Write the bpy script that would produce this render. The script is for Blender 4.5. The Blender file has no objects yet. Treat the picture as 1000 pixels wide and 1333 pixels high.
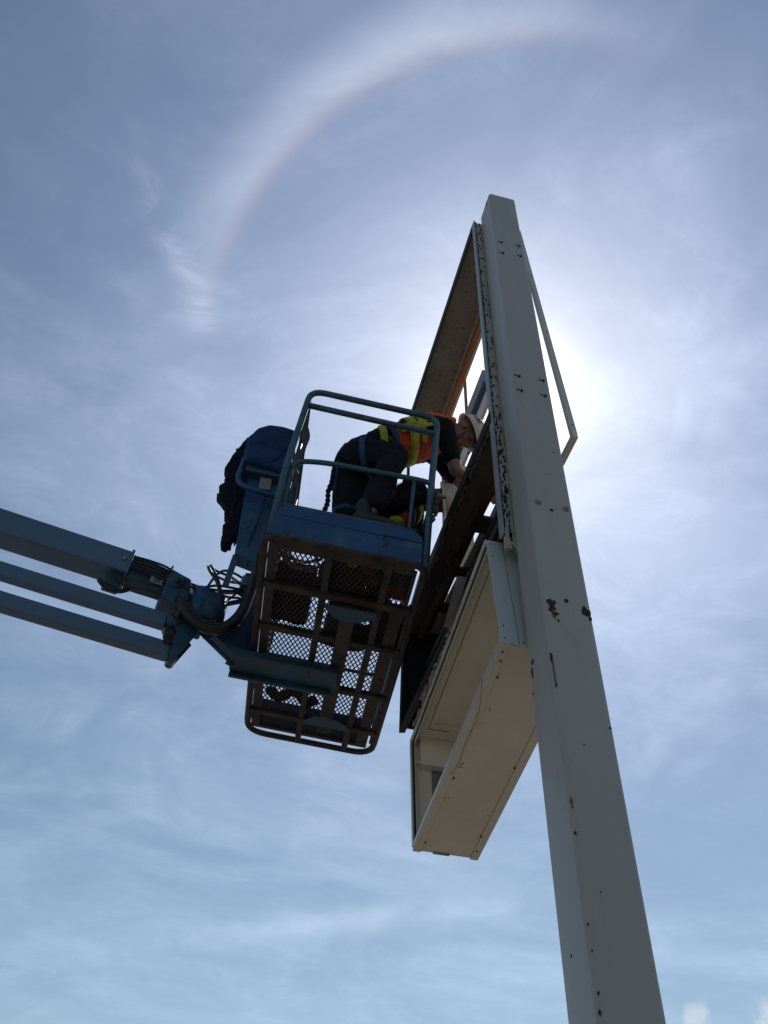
import bpy, bmesh, math, random
from mathutils import Vector, Matrix, noise
random.seed(7)
SC = bpy.context.scene
EYE = 1.6          # camera height over the ground

# ------------------------------------------------------------------ camera
RT = Vector((0.97114534, -0.23524226, 0.03921501))
UP = Vector((-0.1979671, -0.7034746, 0.6825925))
FW = Vector((0.13298784, 0.6706598, 0.7297463))
cam_d = bpy.data.cameras.new('camera')
cam = bpy.data.objects.new('camera', cam_d)
SC.collection.objects.link(cam)
cam.matrix_world = Matrix(((RT.x, UP.x, -FW.x, 0), (RT.y, UP.y, -FW.y, 0), (RT.z, UP.z, -FW.z, EYE), (0, 0, 0, 1)))
cam_d.sensor_fit = 'HORIZONTAL'
cam_d.sensor_width = 36.0
cam_d.lens = 38.88
cam_d.clip_start = 0.05
cam_d.clip_end = 4000
SC.camera = cam

# ------------------------------------------------------------------ sun, sky, exposure
SUN = Vector((0.2515, 0.5199, 0.8164)).normalized()
SUN_EL = math.asin(SUN.z)
SUN_AZ = math.atan2(SUN.x, SUN.y)
sl = bpy.data.lights.new('sun', 'SUN')
sl.energy = 2.6
sl.angle = math.radians(0.6)
sl.color = (1.0, 0.95, 0.87)
so = bpy.data.objects.new('sun', sl)
SC.collection.objects.link(so)
so.rotation_euler = (-SUN).to_track_quat('-Z', 'Y').to_euler()
so.location = (0, 0, 30)

SC.view_settings.view_transform = 'Standard'
SC.view_settings.look = 'None'
SC.view_settings.gamma = 1.0
SC.view_settings.exposure = 0.0
try: SC.view_settings.use_curve_mapping = False
except Exception: pass
SC.render.engine = 'CYCLES'

world = bpy.data.worlds.new('World')
SC.world = world
world.use_nodes = True
NT = world.node_tree
NT.nodes.clear()

class N:
    """tiny wrapper to write shader maths as expressions"""
    nt = NT
    def __init__(s, sock): s.s = sock
    @staticmethod
    def inp(nd, i, v):
        if isinstance(v, N): N.nt.links.new(v.s, nd.inputs[i])
        elif v is not None:
            nd.inputs[i].default_value = v
    @staticmethod
    def m(op, a, b=None, c=None, clamp=False):
        nd = N.nt.nodes.new('ShaderNodeMath'); nd.operation = op; nd.use_clamp = clamp
        N.inp(nd, 0, a); N.inp(nd, 1, b); N.inp(nd, 2, c)
        return N(nd.outputs[0])
    def __add__(s, o): return N.m('ADD', s, o)
    __radd__ = __add__
    def __mul__(s, o): return N.m('MULTIPLY', s, o)
    __rmul__ = __mul__
    def __sub__(s, o): return N.m('SUBTRACT', s, o)
    def __rsub__(s, o): return N.m('SUBTRACT', o, s)
    def __truediv__(s, o): return N.m('DIVIDE', s, o)
    def __neg__(s): return N.m('MULTIPLY', s, -1.0)
def vm(op, a, b=None, out=0):
    nd = N.nt.nodes.new('ShaderNodeVectorMath'); nd.operation = op
    N.inp(nd, 0, a); N.inp(nd, 1, b)
    return N(nd.outputs[out])
def dot(a, v): return vm('DOT_PRODUCT', a, tuple(v), 1)
def smooth(x, lo, hi, a=0.0, b=1.0):
    nd = N.nt.nodes.new('ShaderNodeMapRange'); nd.interpolation_type = 'SMOOTHSTEP'
    N.inp(nd, 0, x); nd.inputs[1].default_value = lo; nd.inputs[2].default_value = hi
    nd.inputs[3].default_value = a; nd.inputs[4].default_value = b
    return N(nd.outputs[0])
def gauss(x, mu, sg):
    t = (x - mu) / sg
    return N.m('POWER', 2.71828, -(t * t))
def noi(vec, scale, detail=5, rough=0.55, dist=0.0):
    nd = N.nt.nodes.new('ShaderNodeTexNoise')
    N.inp(nd, 'Vector', vec); nd.inputs['Scale'].default_value = scale
    nd.inputs['Detail'].default_value = detail; nd.inputs['Roughness'].default_value = rough
    nd.inputs['Distortion'].default_value = dist
    return N(nd.outputs['Fac'])
def comb(x, y, z):
    nd = N.nt.nodes.new('ShaderNodeCombineXYZ')
    N.inp(nd, 0, x); N.inp(nd, 1, y); N.inp(nd, 2, z)
    return N(nd.outputs[0])
def mixc(f, a, b):
    nd = N.nt.nodes.new('ShaderNodeMix'); nd.data_type = 'RGBA'
    N.inp(nd, 0, f)
    for i, v in ((6, a), (7, b)):
        if isinstance(v, N): N.nt.links.new(v.s, nd.inputs[i])
        else: nd.inputs[i].default_value = tuple(v) + (1,) if len(v) == 3 else v
    return N(nd.outputs[2])

tc = NT.nodes.new('ShaderNodeTexCoord')
V = vm('NORMALIZE', N(tc.outputs['Generated']))
sky = NT.nodes.new('ShaderNodeTexSky')
sky.sky_type = 'NISHITA'
sky.sun_disc = False
sky.sun_elevation = SUN_EL
sky.sun_rotation = SUN_AZ
sky.air_density = 1.0
sky.dust_density = 0.4
sky.ozone_density = 1.6
cosT = dot(V, SUN)
ang = N.m('ARCCOSINE', N.m('MINIMUM', cosT, 0.99999)) * 57.2958
sep = NT.nodes.new('ShaderNodeSeparateXYZ'); NT.links.new(V.s, sep.inputs[0])
vz = N(sep.outputs[2])
up_ = N.m('MAXIMUM', vz, 0.04)
pl = comb(N(sep.outputs[0]) / (up_ + 0.15), N(sep.outputs[1]) / (up_ + 0.15), 0.0)   # cloud layer plane
# thin cirrus veil: broad soft sheets and fine wind-drawn fibres
rotm = NT.nodes.new('ShaderNodeMapping'); NT.links.new(pl.s, rotm.inputs[0])
rotm.inputs['Location'].default_value = (18.24, 17.91, 0)
rotm.inputs['Rotation'].default_value = (0, 0, math.radians(58)); rotm.inputs['Scale'].default_value = (1.0, 1.5, 1)
plr = N(rotm.outputs[0])
broad = smooth(noi(plr, 2.1, 6, 0.56, 0.9), 0.32, 0.70)
fibre = smooth(noi(plr, 6.5, 10, 0.68, 1.0), 0.40, 0.78)
veil = broad * 0.50 + fibre * (broad * 0.42 + 0.06)
above = smooth(vz, 0.02, 0.25)
# aureole of forward-scattered light in the veil round the sun
fwd = N.m('POWER', 2.71828, -(ang / 42.0))
aur = N.m('POWER', 2.71828, -(ang / 1.8)) * 2.4 + N.m('POWER', 2.71828, -(ang / 9.5)) * 0.20
# 22 degree halo: sharp inner rim (reddish), soft outer fall-off, strongest where the cirrus is thick
patch = smooth(dot(V, Vector((-0.01, 0.27, 0.955)).normalized()), math.cos(math.radians(21)), math.cos(math.radians(3)))
streak = gauss(dot(V, (-0.85013, 0.38122, -0.36323)) * 57.3, 0.0, 0.9) * smooth(dot(V, Vector((-0.165, 0.49, 0.855)).normalized()), 0.985, 0.9995)
hal_in = smooth(ang, 20.7, 22.3)
hal = hal_in * (1.0 - smooth(ang, 22.0, 25.6))
halo = hal * (patch * (0.50 + 0.35 * broad) + 0.020)
red = gauss(ang, 21.3, 0.7) * patch * 0.060
s1 = gauss(dot(V, (0.19540, 0.31627, -0.92833)) * 57.3, 0.0, 0.75)
con_len = smooth(dot(V, (0.976, -0.04, 0.19)), -0.12, 0.04) * (1.0 - smooth(dot(V, (0.976, -0.04, 0.19)), 0.20, 0.42))
contrail = s1 * con_len * smooth(noi(V, 14, 4), 0.15, 0.60) * 0.12
cirrus_tuft = streak * fibre * 0.16
# small fair-weather cumulus just over the horizon
cum_n = noi(V, 26, 8, 0.6, 0.1) - 0.20
cum_n = cum_n + smooth(dot(V, Vector((0.5060, 0.8205, 0.2640)).normalized()), 0.99978, 0.99999) * 0.22 + smooth(dot(V, Vector((0.5590, 0.7830, 0.2690)).normalized()), 0.99965, 0.99999) * 0.22 + smooth(dot(V, Vector((0.1900, 0.9500, 0.2350)).normalized()), 0.9995, 0.99999) * 0.22
cumulus = smooth(cum_n, 0.42, 0.62) * (1.0 - smooth(vz, 0.268, 0.290)) * smooth(vz, 0.02, 0.10)
nis = vm('MULTIPLY', N(sky.outputs[0]), (0.098, 0.098, 0.087))
def addc(base, fac, col):
    c = vm('SCALE', tuple(col)); N.inp(c.s.node, 'Scale', fac)
    return vm('ADD', base, c)
col = nis
col = addc(col, above * fwd * veil * 0.40, (0.88, 0.95, 1.03))
col = addc(col, N.m('POWER', 2.71828, -((ang / 25.0) * (ang / 25.0))), (0.025, 0.065, 0.20))
col = addc(col, aur, (1.0, 0.98, 0.96))
col = addc(col, halo, (0.255, 0.25, 0.245))
col = addc(col, red, (1.0, 0.42, 0.18))
col = addc(col, contrail + cirrus_tuft, (1, 1, 1))
col = mixc(cumulus * 0.45, col, (0.80, 0.85, 0.92))
bg = NT.nodes.new('ShaderNodeBackground')
NT.links.new(col.s, bg.inputs[0]); bg.inputs[1].default_value = 1.0
wo = NT.nodes.new('ShaderNodeOutputWorld'); NT.links.new(bg.outputs[0], wo.inputs[0])

# ------------------------------------------------------------------ materials
def mat(name, base, rough=0.5, metal=0.0, var=0.12, scale=6.0, wear=None, bump=0.0, bump_scale=60, spec=0.5,
        stretch=(1, 1, 1), rough_var=0.15, sheen=0.0, streak=0.0):
    """base colour with blotchy variation; wear = list of (colour, noise scale, threshold, softness)"""
    m = bpy.data.materials.new(name); m.use_nodes = True
    nt = m.node_tree; N.nt = nt
    b = nt.nodes['Principled BSDF']
    t = nt.nodes.new('ShaderNodeTexCoord')
    mp = nt.nodes.new('ShaderNodeMapping'); nt.links.new(t.outputs['Object'], mp.inputs[0])
    mp.inputs['Scale'].default_value = stretch
    vec = N(mp.outputs[0])
    n1 = noi(vec, scale, 6, 0.6)
    dark = tuple(c * (1 - var * 1.5) for c in base); lite = tuple(min(1, c * (1 + var)) for c in base)
    c = mixc(smooth(n1, 0.3, 0.7), dark, lite)
    if streak:   # faint run-down streaks of dirt along the local z axis
        m2 = nt.nodes.new('ShaderNodeMapping'); nt.links.new(t.outputs['Object'], m2.inputs[0]); m2.inputs['Scale'].default_value = (26, 26, 0.9)
        c = mixc(smooth(noi(N(m2.outputs[0]), 1.0, 6, 0.6), 0.42, 0.72) * min(1, streak * 6), c, tuple(x * (1 - streak * 2.4) for x in base))
    r = n1 * rough_var + (rough - rough_var / 2)
    h = None
    for (wc, ws, th, sf) in (wear or []):
        w = smooth(noi(vec, ws, 9, 0.68, 0.3), th, th + sf)
        c = mixc(w, c, wc)
        r = r + w * 0.2
        h = w if h is None else h + w
    nt.links.new(c.s, b.inputs['Base Color'])
    nt.links.new(N.m('MINIMUM', r, 1.0).s, b.inputs['Roughness'])
    b.inputs['Metallic'].default_value = metal
    b.inputs['Specular IOR Level'].default_value = spec
    if sheen: b.inputs['Sheen Weight'].default_value = sheen
    if bump or h is not None:
        bp = nt.nodes.new('ShaderNodeBump'); bp.inputs['Strength'].default_value = 0.35
        bp.inputs['Distance'].default_value = 0.004
        hh = noi(vec, bump_scale, 5, 0.6) * (bump if bump else 0.1)
        if h is not None: hh = hh - h * 0.3
        nt.links.new(hh.s, bp.inputs['Height']); nt.links.new(bp.outputs[0], b.inputs['Normal'])
    return m
M = {}
M['pole'] = mat('pole_white_paint', (0.385, 0.365, 0.355), 0.42, streak=.06, var=0.06, scale=1.1, wear=[((0.10, 0.06, 0.04), 34, 0.72, 0.03), ((0.29, 0.275, 0.26), 3.0, 0.56, 0.2)], bump=0.15, bump_scale=14, stretch=(1, 1, 0.5))
M['peel'] = mat('peeling_white_paint', (0.44, 0.42, 0.38), 0.6, var=0.15, scale=9, wear=[((0.025, 0.022, 0.02), 17, 0.60, 0.03), ((0.20, 0.16, 0.13), 8, 0.58, 0.1)], bump=0.6, bump_scale=40, stretch=(1, 0.45, 0.45))
M['steel_blue'] = mat('faded_frame_paint', (0.26, 0.30, 0.33), 0.45, var=0.1, scale=3, wear=[((0.03, 0.03, 0.03), 22, 0.66, 0.04)])
M['black'] = mat('black_grime', (0.018, 0.017, 0.016), 0.75, var=0.3, scale=12, bump=0.5)
M['dark_rail'] = mat('grimy_brown_steel', (0.13, 0.102, 0.082), 0.6, var=0.3, scale=4, wear=[((0.12, 0.062, 0.032), 6, 0.60, 0.12), ((0.02, 0.018, 0.016), 11, 0.60, 0.08)], bump=0.5, stretch=(1, 0.4, 1))
M['ceil'] = mat('speckled_tan_sheet', (0.265, 0.235, 0.195), 0.65, var=0.14, scale=4, wear=[((0.07, 0.05, 0.035), 34, 0.585, 0.04), ((0.12, 0.08, 0.05), 5, 0.60, 0.2)], bump=0.3)
M['primer'] = mat('orange_brown_primer', (0.40, 0.155, 0.075), 0.6, var=0.2, scale=5, wear=[((0.16, 0.07, 0.04), 10, 0.62, 0.1)], bump=0.3, stretch=(1, 0.4, 1))
M['rusty'] = mat('rust_streaked_steel', (0.12, 0.068, 0.038), 0.75, var=0.35, scale=6, wear=[((0.34, 0.18, 0.08), 9, 0.62, 0.14), ((0.03, 0.02, 0.015), 8, 0.56, 0.1)], bump=0.6, stretch=(1, 0.5, 1))
M['cream'] = mat('cream_enamel_sheet', (0.66, 0.575, 0.45), 0.42, var=0.06, scale=1.9, streak=.05, wear=[((0.42, 0.33, 0.24), 2.4, 0.56, 0.2), ((0.16, 0.11, 0.07), 40, 0.735, 0.02)], bump=0.12, bump_scale=7)
M['cream_in'] = mat('cream_enamel_inside', (0.78, 0.70, 0.57), 0.5, var=0.05, scale=2, wear=[((0.22, 0.16, 0.10), 26, 0.72, 0.04)])
M['cream_lip'] = mat('cream_grey_extrusion', (0.58, 0.55, 0.50), 0.38, var=0.06, scale=3)
M['alu'] = mat('grey_white_aluminium', (0.50, 0.52, 0.53), 0.36, var=0.04, scale=1.6, wear=[((0.30, 0.30, 0.30), 5, 0.64, 0.2)], metal=0.15)
M['grey_box'] = mat('grey_zinc_plate', (0.24, 0.235, 0.22), 0.5, var=0.12, scale=5, metal=0.3)
M['seam'] = mat('brown_seam_grime', (0.07, 0.04, 0.025), 0.8, var=0.3, scale=20)
M['blue'] = mat('chalky_blue_paint', (0.007, 0.062, 0.165), 0.42, var=0.18, scale=3.2, wear=[((0.028, 0.020, 0.018), 13, 0.60, 0.035), ((0.045, 0.11, 0.165), 4, 0.54, 0.16)], bump=0.2, spec=0.5)
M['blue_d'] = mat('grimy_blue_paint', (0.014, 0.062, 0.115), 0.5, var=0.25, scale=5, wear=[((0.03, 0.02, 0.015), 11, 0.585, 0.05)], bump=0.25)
M['boom'] = mat('boom_blue_paint', (0.082, 0.142, 0.230), 0.36, var=0.12, scale=2.0, wear=[((0.11, 0.09, 0.07), 3.2, 0.59, 0.2), ((0.02, 0.018, 0.015), 24, 0.70, 0.03)], bump=0.1, stretch=(0.6, 1, 1))
M['rail'] = mat('scuffed_rail_paint', (0.040, 0.105, 0.150), 0.45, var=0.2, scale=6, wear=[((0.06, 0.042, 0.03), 15, 0.575, 0.06), ((0.02, 0.018, 0.016), 30, 0.64, 0.04)], bump=0.25)
M['floor_rust'] = mat('rusty_brown_basket_steel', (0.046, 0.033, 0.027), 0.72, var=0.35, scale=7, wear=[((0.022, 0.02, 0.02), 9, 0.57, 0.08), ((0.02, 0.045, 0.06), 5, 0.63, 0.08)], bump=0.6)
M['rubber'] = mat('black_rubber', (0.014, 0.014, 0.015), 0.5, var=0.2, scale=12)
M['hose_grey'] = mat('grey_braided_hose', (0.05, 0.05, 0.055), 0.5, var=0.2, scale=40)
M['steel'] = mat('dull_steel', (0.30, 0.29, 0.27), 0.4, metal=0.8, var=0.15, scale=20, wear=[((0.12, 0.06, 0.03), 18, 0.6, 0.1)])
M['cover'] = mat('royal_blue_canvas', (0.010, 0.038, 0.125), 0.8, var=0.25, scale=9, bump=0.4, bump_scale=180, spec=0.3)
M['jacket'] = mat('black_navy_fabric', (0.005, 0.007, 0.016), 0.85, var=0.3, scale=10, bump=0.4, bump_scale=140, spec=0.25)
M['navy'] = mat('dark_work_trousers', (0.008, 0.0125, 0.0185), 0.9, var=0.25, scale=8, bump=0.5, bump_scale=160, spec=0.25)
M['shirt'] = mat('black_work_shirt', (0.005, 0.006, 0.009), 0.9, var=0.25, scale=8, bump=0.5, bump_scale=150, spec=0.25)
M['orange'] = mat('orange_vest_fabric', (0.66, 0.085, 0.035), 0.8, var=0.12, scale=14, bump=0.3, bump_scale=150)
M['lime'] = mat('lime_vest_fabric', (0.44, 0.47, 0.05), 0.75, var=0.12, scale=14, bump=0.2, bump_scale=150)
M['silver'] = mat('silver_reflective_tape', (0.42, 0.38, 0.42), 0.5, var=0.1, scale=20)
M['strap'] = mat('blue_harness_webbing', (0.010, 0.050, 0.15), 0.7, var=0.15, scale=30, bump=0.5, bump_scale=300)
M['buckle'] = mat('yellow_buckle', (0.42, 0.33, 0.05), 0.45, var=0.15, scale=30)
M['skin'] = mat('tanned_skin', (0.20, 0.105, 0.078), 0.5, var=0.1, scale=22, wear=[((0.22, 0.085, 0.065), 9, 0.58, 0.2)], bump=0.25, bump_scale=260)
M['lip'] = mat('lip_skin', (0.26, 0.08, 0.065), 0.45, var=0.08, scale=30)
M['helmet'] = mat('off_white_helmet_shell', (0.62, 0.55, 0.46), 0.35, var=0.06, scale=7, wear=[((0.35, 0.29, 0.22), 9, 0.62, 0.1)])
M['print'] = mat('dark_blue_print', (0.015, 0.02, 0.06), 0.5)
M['boot'] = mat('black_boot_leather', (0.013, 0.012, 0.012), 0.5, var=0.3, scale=12, bump=0.3)
M['eye'] = mat('dark_eye', (0.02, 0.015, 0.01), 0.2)
M['wood'] = mat('weathered_plywood', (0.12, 0.075, 0.045), 0.75, var=0.3, scale=3, stretch=(6, 1, 1), bump=0.4)
M['red'] = mat('faded_red_plastic', (0.25, 0.03, 0.02), 0.5, var=0.2, scale=9)
M['yellow'] = mat('yellow_plastic', (0.50, 0.35, 0.03), 0.4)
M['rust_patch'] = mat('dark_rust_patch', (0.030, 0.018, 0.014), 0.8, var=0.5, scale=60, bump=0.8)
M['rust_run'] = mat('orange_rust_run', (0.22, 0.10, 0.045), 0.8, var=0.4, scale=60)
M['ground'] = mat('sunlit_asphalt_lot', (0.165, 0.148, 0.128), 0.9, var=0.1, scale=0.8, wear=[((0.06, 0.057, 0.055), 0.6, 0.58, 0.1)], bump=0.5, bump_scale=30)

# ------------------------------------------------------------------ mesh helpers
COL = SC.collection
def orth(d):
    d = d.normalized()
    a = Vector((0, 0, 1)) if abs(d.z) < 0.9 else Vector((1, 0, 0))
    x = d.cross(a).normalized()
    return x, x.cross(d).normalized()
def fillet(pts, r, n=5, closed=False):
    P = [Vector(p) for p in pts]; out = []
    L = len(P)
    for i, p in enumerate(P):
        if not closed and i in (0, L - 1): out.append(p); continue
        a, b = P[(i - 1) % L], P[(i + 1) % L]
        rr_ = r[i] if isinstance(r, (list, tuple)) else r
        ra = min(rr_, (a - p).length * .49, (b - p).length * .49)
        s = p + (a - p).normalized() * ra; e = p + (b - p).normalized() * ra
        for k in range(n + 1):
            t = k / n
            out.append(s * (1 - t) ** 2 + p * 2 * t * (1 - t) + e * t * t)
    return out
def spline(pts, n=6):
    P = [Vector(p) for p in pts]; out = []
    for i in range(len(P) - 1):
        p0, p1, p2, p3 = P[max(i - 1, 0)], P[i], P[i + 1], P[min(i + 2, len(P) - 1)]
        for k in range(n):
            t = k / n
            out.append(.5 * ((2 * p1) + (p2 - p0) * t + (2 * p0 - 5 * p1 + 4 * p2 - p3) * t * t + (3 * p1 - p0 - 3 * p2 + p3) * t ** 3))
    out.append(P[-1])
    return out

class MB:
    def __init__(s): s.v = []; s.f = []; s.sm = []
    def add(s, vs, fs, sm=False):
        o = len(s.v); s.v += [Vector(v) for v in vs]
        for f in fs: s.f.append([i + o for i in f]); s.sm.append(sm)
        return s
    def hexa(s, p):      # 8 points: bottom ring 0-3, top ring 4-7
        return s.add(p, [(0, 3, 2, 1), (4, 5, 6, 7), (0, 1, 5, 4), (1, 2, 6, 5), (2, 3, 7, 6), (3, 0, 4, 7)])
    def box(s, a, b):
        x0, y0, z0 = a; x1, y1, z1 = b
        return s.hexa([(x0, y0, z0), (x1, y0, z0), (x1, y1, z0), (x0, y1, z0), (x0, y0, z1), (x1, y0, z1), (x1, y1, z1), (x0, y1, z1)])
    def bar(s, p, q, w, h, up=(0, 0, 1)):   # rectangular bar p->q, w across, h along up
        p, q = Vector(p), Vector(q); d = (q - p).normalized()
        x = d.cross(Vector(up)).normalized(); u = x.cross(d).normalized()
        c = []
        for e in (p, q):
            c += [e - x * w / 2 - u * h / 2, e + x * w / 2 - u * h / 2, e + x * w / 2 + u * h / 2, e - x * w / 2 + u * h / 2]
        return s.hexa(c)
    def tube(s, pts, r, n=10, closed=False, flat=None, cap=True):
        P = [Vector(p) for p in pts]; L = len(P)
        R = r if isinstance(r, (list, tuple)) else [r] * L
        vs = []; x = None
        for i in range(L):
            a = P[(i - 1) % L] if (closed or i > 0) else P[0]
            b = P[(i + 1) % L] if (closed or i < L - 1) else P[-1]
            d = (b - a).normalized() if (b - a).length > 1e-9 else Vector((0, 0, 1))
            if flat is not None:
                x = d.cross(Vector(flat[0])).normalized()
            elif x is None: x, _ = orth(d)
            else:
                x = (x - d * x.dot(d)); x = x.normalized() if x.length > 1e-6 else orth(d)[0]
            y = d.cross(x).normalized()
            kx = flat[1] if flat is not None else 1; ky = flat[2] if flat is not None else 1
            for k in range(n):
                t = 2 * math.pi * k / n
                vs.append(P[i] + x * math.cos(t) * R[i] * kx + y * math.sin(t) * R[i] * ky)
        fs = []
        for i in range(L if closed else L - 1):
            j = (i + 1) % L
            for k in range(n):
                fs.append((i * n + k, i * n + (k + 1) % n, j * n + (k + 1) % n, j * n + k))
        if cap and not closed:
            fs.append(tuple(range(n - 1, -1, -1))); fs.append(tuple((L - 1) * n + k for k in range(n)))
        return s.add(vs, fs, True)
    def ball(s, c, r, nu=14, nv=9, rot=None, lo=-math.pi / 2, hi=math.pi / 2):
        c = Vector(c); r = r if isinstance(r, (list, tuple)) else (r, r, r)
        vs = []
        for j in range(nv + 1):
            ph = lo + (hi - lo) * j / nv
            for i in range(nu):
                t = 2 * math.pi * i / nu
                p = Vector((r[0] * math.cos(ph) * math.cos(t), r[1] * math.cos(ph) * math.sin(t), r[2] * math.sin(ph)))
                vs.append(c + (rot @ p if rot else p))
        fs = [(j * nu + i, j * nu + (i + 1) % nu, (j + 1) * nu + (i + 1) % nu, (j + 1) * nu + i) for j in range(nv) for i in range(nu)]
        fs.append(tuple(range(nu - 1, -1, -1))); fs.append(tuple(nv * nu + k for k in range(nu)))
        return s.add(vs, fs, True)
    def prism(s, poly, ext):   # planar polygon (3D points) extruded by ext
        n = len(poly); ext = Vector(ext)
        vs = [Vector(p) for p in poly] + [Vector(p) + ext for p in poly]
        fs = [tuple(range(n - 1, -1, -1)), tuple(range(n, 2 * n))] + [(i, (i + 1) % n, n + (i + 1) % n, n + i) for i in range(n)]
        return s.add(vs, fs)
    def build(s, name, m, parent=None, bevel=0.0, remesh=0.0, sm_it=0, wrinkle=None, origin=None, kind=None, frame=None):
        """verts are in the frame 'frame' (a matrix) or world; the object origin is the parent's"""
        me = bpy.data.meshes.new(name)
        vs = s.v
        org = Vector(origin) if origin is not None else Vector((0, 0, 0))
        if parent is not None and 'base' in parent: org = Vector(parent['base'])
        me.from_pydata([v - org for v in vs], [], s.f)
        bm = bmesh.new(); bm.from_mesh(me)
        bmesh.ops.recalc_face_normals(bm, faces=bm.faces)
        bm.to_mesh(me); bm.free()
        if len(me.polygons) == len(s.sm):
            me.polygons.foreach_set('use_smooth', s.sm)
        me.materials.append(M[m] if isinstance(m, str) else m)
        o = bpy.data.objects.new(name, me); COL.objects.link(o)
        if parent is not None:
            o.parent = parent
        elif origin is not None: o.location = org
        if remesh:
            md = o.modifiers.new('remesh', 'REMESH'); md.mode = 'VOXEL'; md.voxel_size = remesh; md.use_smooth_shade = True
            if sm_it:
                md = o.modifiers.new('smooth', 'SMOOTH'); md.factor = 0.5; md.iterations = sm_it
            if wrinkle:
                tx = bpy.data.textures.new(name + '_folds', 'CLOUDS'); tx.noise_scale = wrinkle[1]; tx.noise_depth = 2
                md = o.modifiers.new('folds', 'DISPLACE'); md.texture = tx; md.strength = wrinkle[0]; md.mid_level = 0.5
                md.texture_coords = 'LOCAL'
        if bevel:
            md = o.modifiers.new('bevel', 'BEVEL'); md.width = bevel; md.segments = 2; md.limit_method = 'ANGLE'
        if kind: o['kind'] = kind
        return o
def thing(name, label, cat, base, frame=None, group=None):
    o = bpy.data.objects.new(name, None); COL.objects.link(o)
    o.empty_display_size = 0.2
    o['label'] = label; o['category'] = cat
    if group: o['group'] = group
    b = Vector(base); o['base'] = tuple(b)
    if frame is None: o.location = b
    else:
        o.matrix_world = frame @ Matrix.Translation(b)
    return o
def sub(parent, child):    # make child a sub-part of a part (both built in the same thing)
    child.parent = parent
    child.matrix_parent_inverse = Matrix.Identity(4)
    return child
def part(mb, name, m, root, under=None, **k):
    """part of root, or sub-part when under is given (all parts share the root's origin, so nesting keeps place)"""
    o = mb.build(name, m, root, **k)
    if under is not None: sub(under, o)
    return o
def E(v): return Vector((v[0], v[1], v[2] + EYE))    # eye-based to world

# ================================================================== GROUND
g = MB(); S_ = 900.0
n_ = 12
g.add([(-S_ + 2 * S_ * i / n_, -S_ + 2 * S_ * j / n_, 0) for j in range(n_ + 1) for i in range(n_ + 1)],
      [(j * (n_ + 1) + i, j * (n_ + 1) + i + 1, (j + 1) * (n_ + 1) + i + 1, (j + 1) * (n_ + 1) + i) for j in range(n_) for i in range(n_)])
gr = g.build('ground', 'ground'); gr['kind'] = 'structure'

# ================================================================== SIGN POLE
PX0, PX1, PY0, PY1, PZ = 1.1664, 1.3800, 2.400, 2.6208, 6.452 + EYE
pole = thing('sign_pole', 'tall square white steel pole with rust spots holding up the sign', 'pole', (1.273, 2.51, 0))
def rrect(x0, y0, x1, y1, r, n=5):
    out = []
    for cx, cy, a0 in ((x1 - r, y1 - r, 0), (x0 + r, y1 - r, 90), (x0 + r, y0 + r, 180), (x1 - r, y0 + r, 270)):
        for k in range(n + 1):
            a = math.radians(a0 + 90 * k / n); out.append((cx + r * math.cos(a), cy + r * math.sin(a)))
    return out
ring = rrect(PX0, PY0, PX1, PY1, 0.021, 7)
m = MB(); nr = len(ring); zs = [0.0, 1.5, 3, 4.5, 6, 7, PZ]
vs = [(x, y, z) for z in zs for x, y in ring]
fs = [(j * nr + i, j * nr + (i + 1) % nr, (j + 1) * nr + (i + 1) % nr, (j + 1) * nr + i) for j in range(len(zs) - 1) for i in range(nr)]
m.add(vs, fs, True); part(m, 'shaft', 'pole', pole)
m = MB(); m.prism([(x, y, PZ) for x, y in rrect(PX0 + .001, PY0 + .001, PX1 - .001, PY1 - .001, 0.020)], (0, 0, 0.006)); part(m, 'top_plate', 'pole', pole)
m = MB(); m.box((PX0 - .12, PY0 - .12, 0.0), (PX1 + .12, PY1 + .12, 0.025)); part(m, 'base_plate', 'grey_box', pole, bevel=.004)
# bolt stubs (burnt off studs) on the face towards the viewer
for x, z in [(1.210, 5.614), (1.210, 5.448), (1.344, 5.626), (1.342, 5.470), (1.200, 3.931), (1.344, 3.941), (1.202, 3.792), (1.339, 3.792)]:
    m = MB(); z += EYE
    m.tube([(x, PY0 + .004, z), (x, PY0 - .006, z - .001), (x + .003, PY0 - .012, z - .003)], [.010, .008, .003], 8)
    m.tube([(x - .012, PY0 + .002, z + .004), (x - .026, PY0 - .003, z + .009)], [.006, .003], 6)
    part(m, 'bolt_stub', 'rust_patch', pole)
for x, z, r in [(1.207, 2.890, .019), (1.344, 2.882, .018)]:
    m = MB(); z += EYE
    m.tube([(x, PY0 + .003, z), (x, PY0 - .007, z)], [r, r * .7], 14); m.tube([(x, PY0 - .006, z), (x, PY0 - .012, z)], [r * .5, r * .3], 10)
    part(m, 'weld_plug', 'grey_box', pole)
def blot(m, x, z, rx, rz, k=0.35, y=PY0, seed=0, n=16, side=None):
    rn = random.Random(seed); pts = []
    for i in range(n):
        a = 2 * math.pi * i / n; f = 1 + rn.uniform(-k, k)
        pts.append((x + rx * f * math.cos(a), z + rz * f * math.sin(a)))
    if side is None: poly = [(px, y - .0016, pz) for px, pz in pts]; ext = (0, .003, 0)
    else: poly = [(side - .0016, px, pz) for px, pz in pts]; ext = (.003, 0, 0)
    m.prism(poly, ext)
sd = 0
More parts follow.
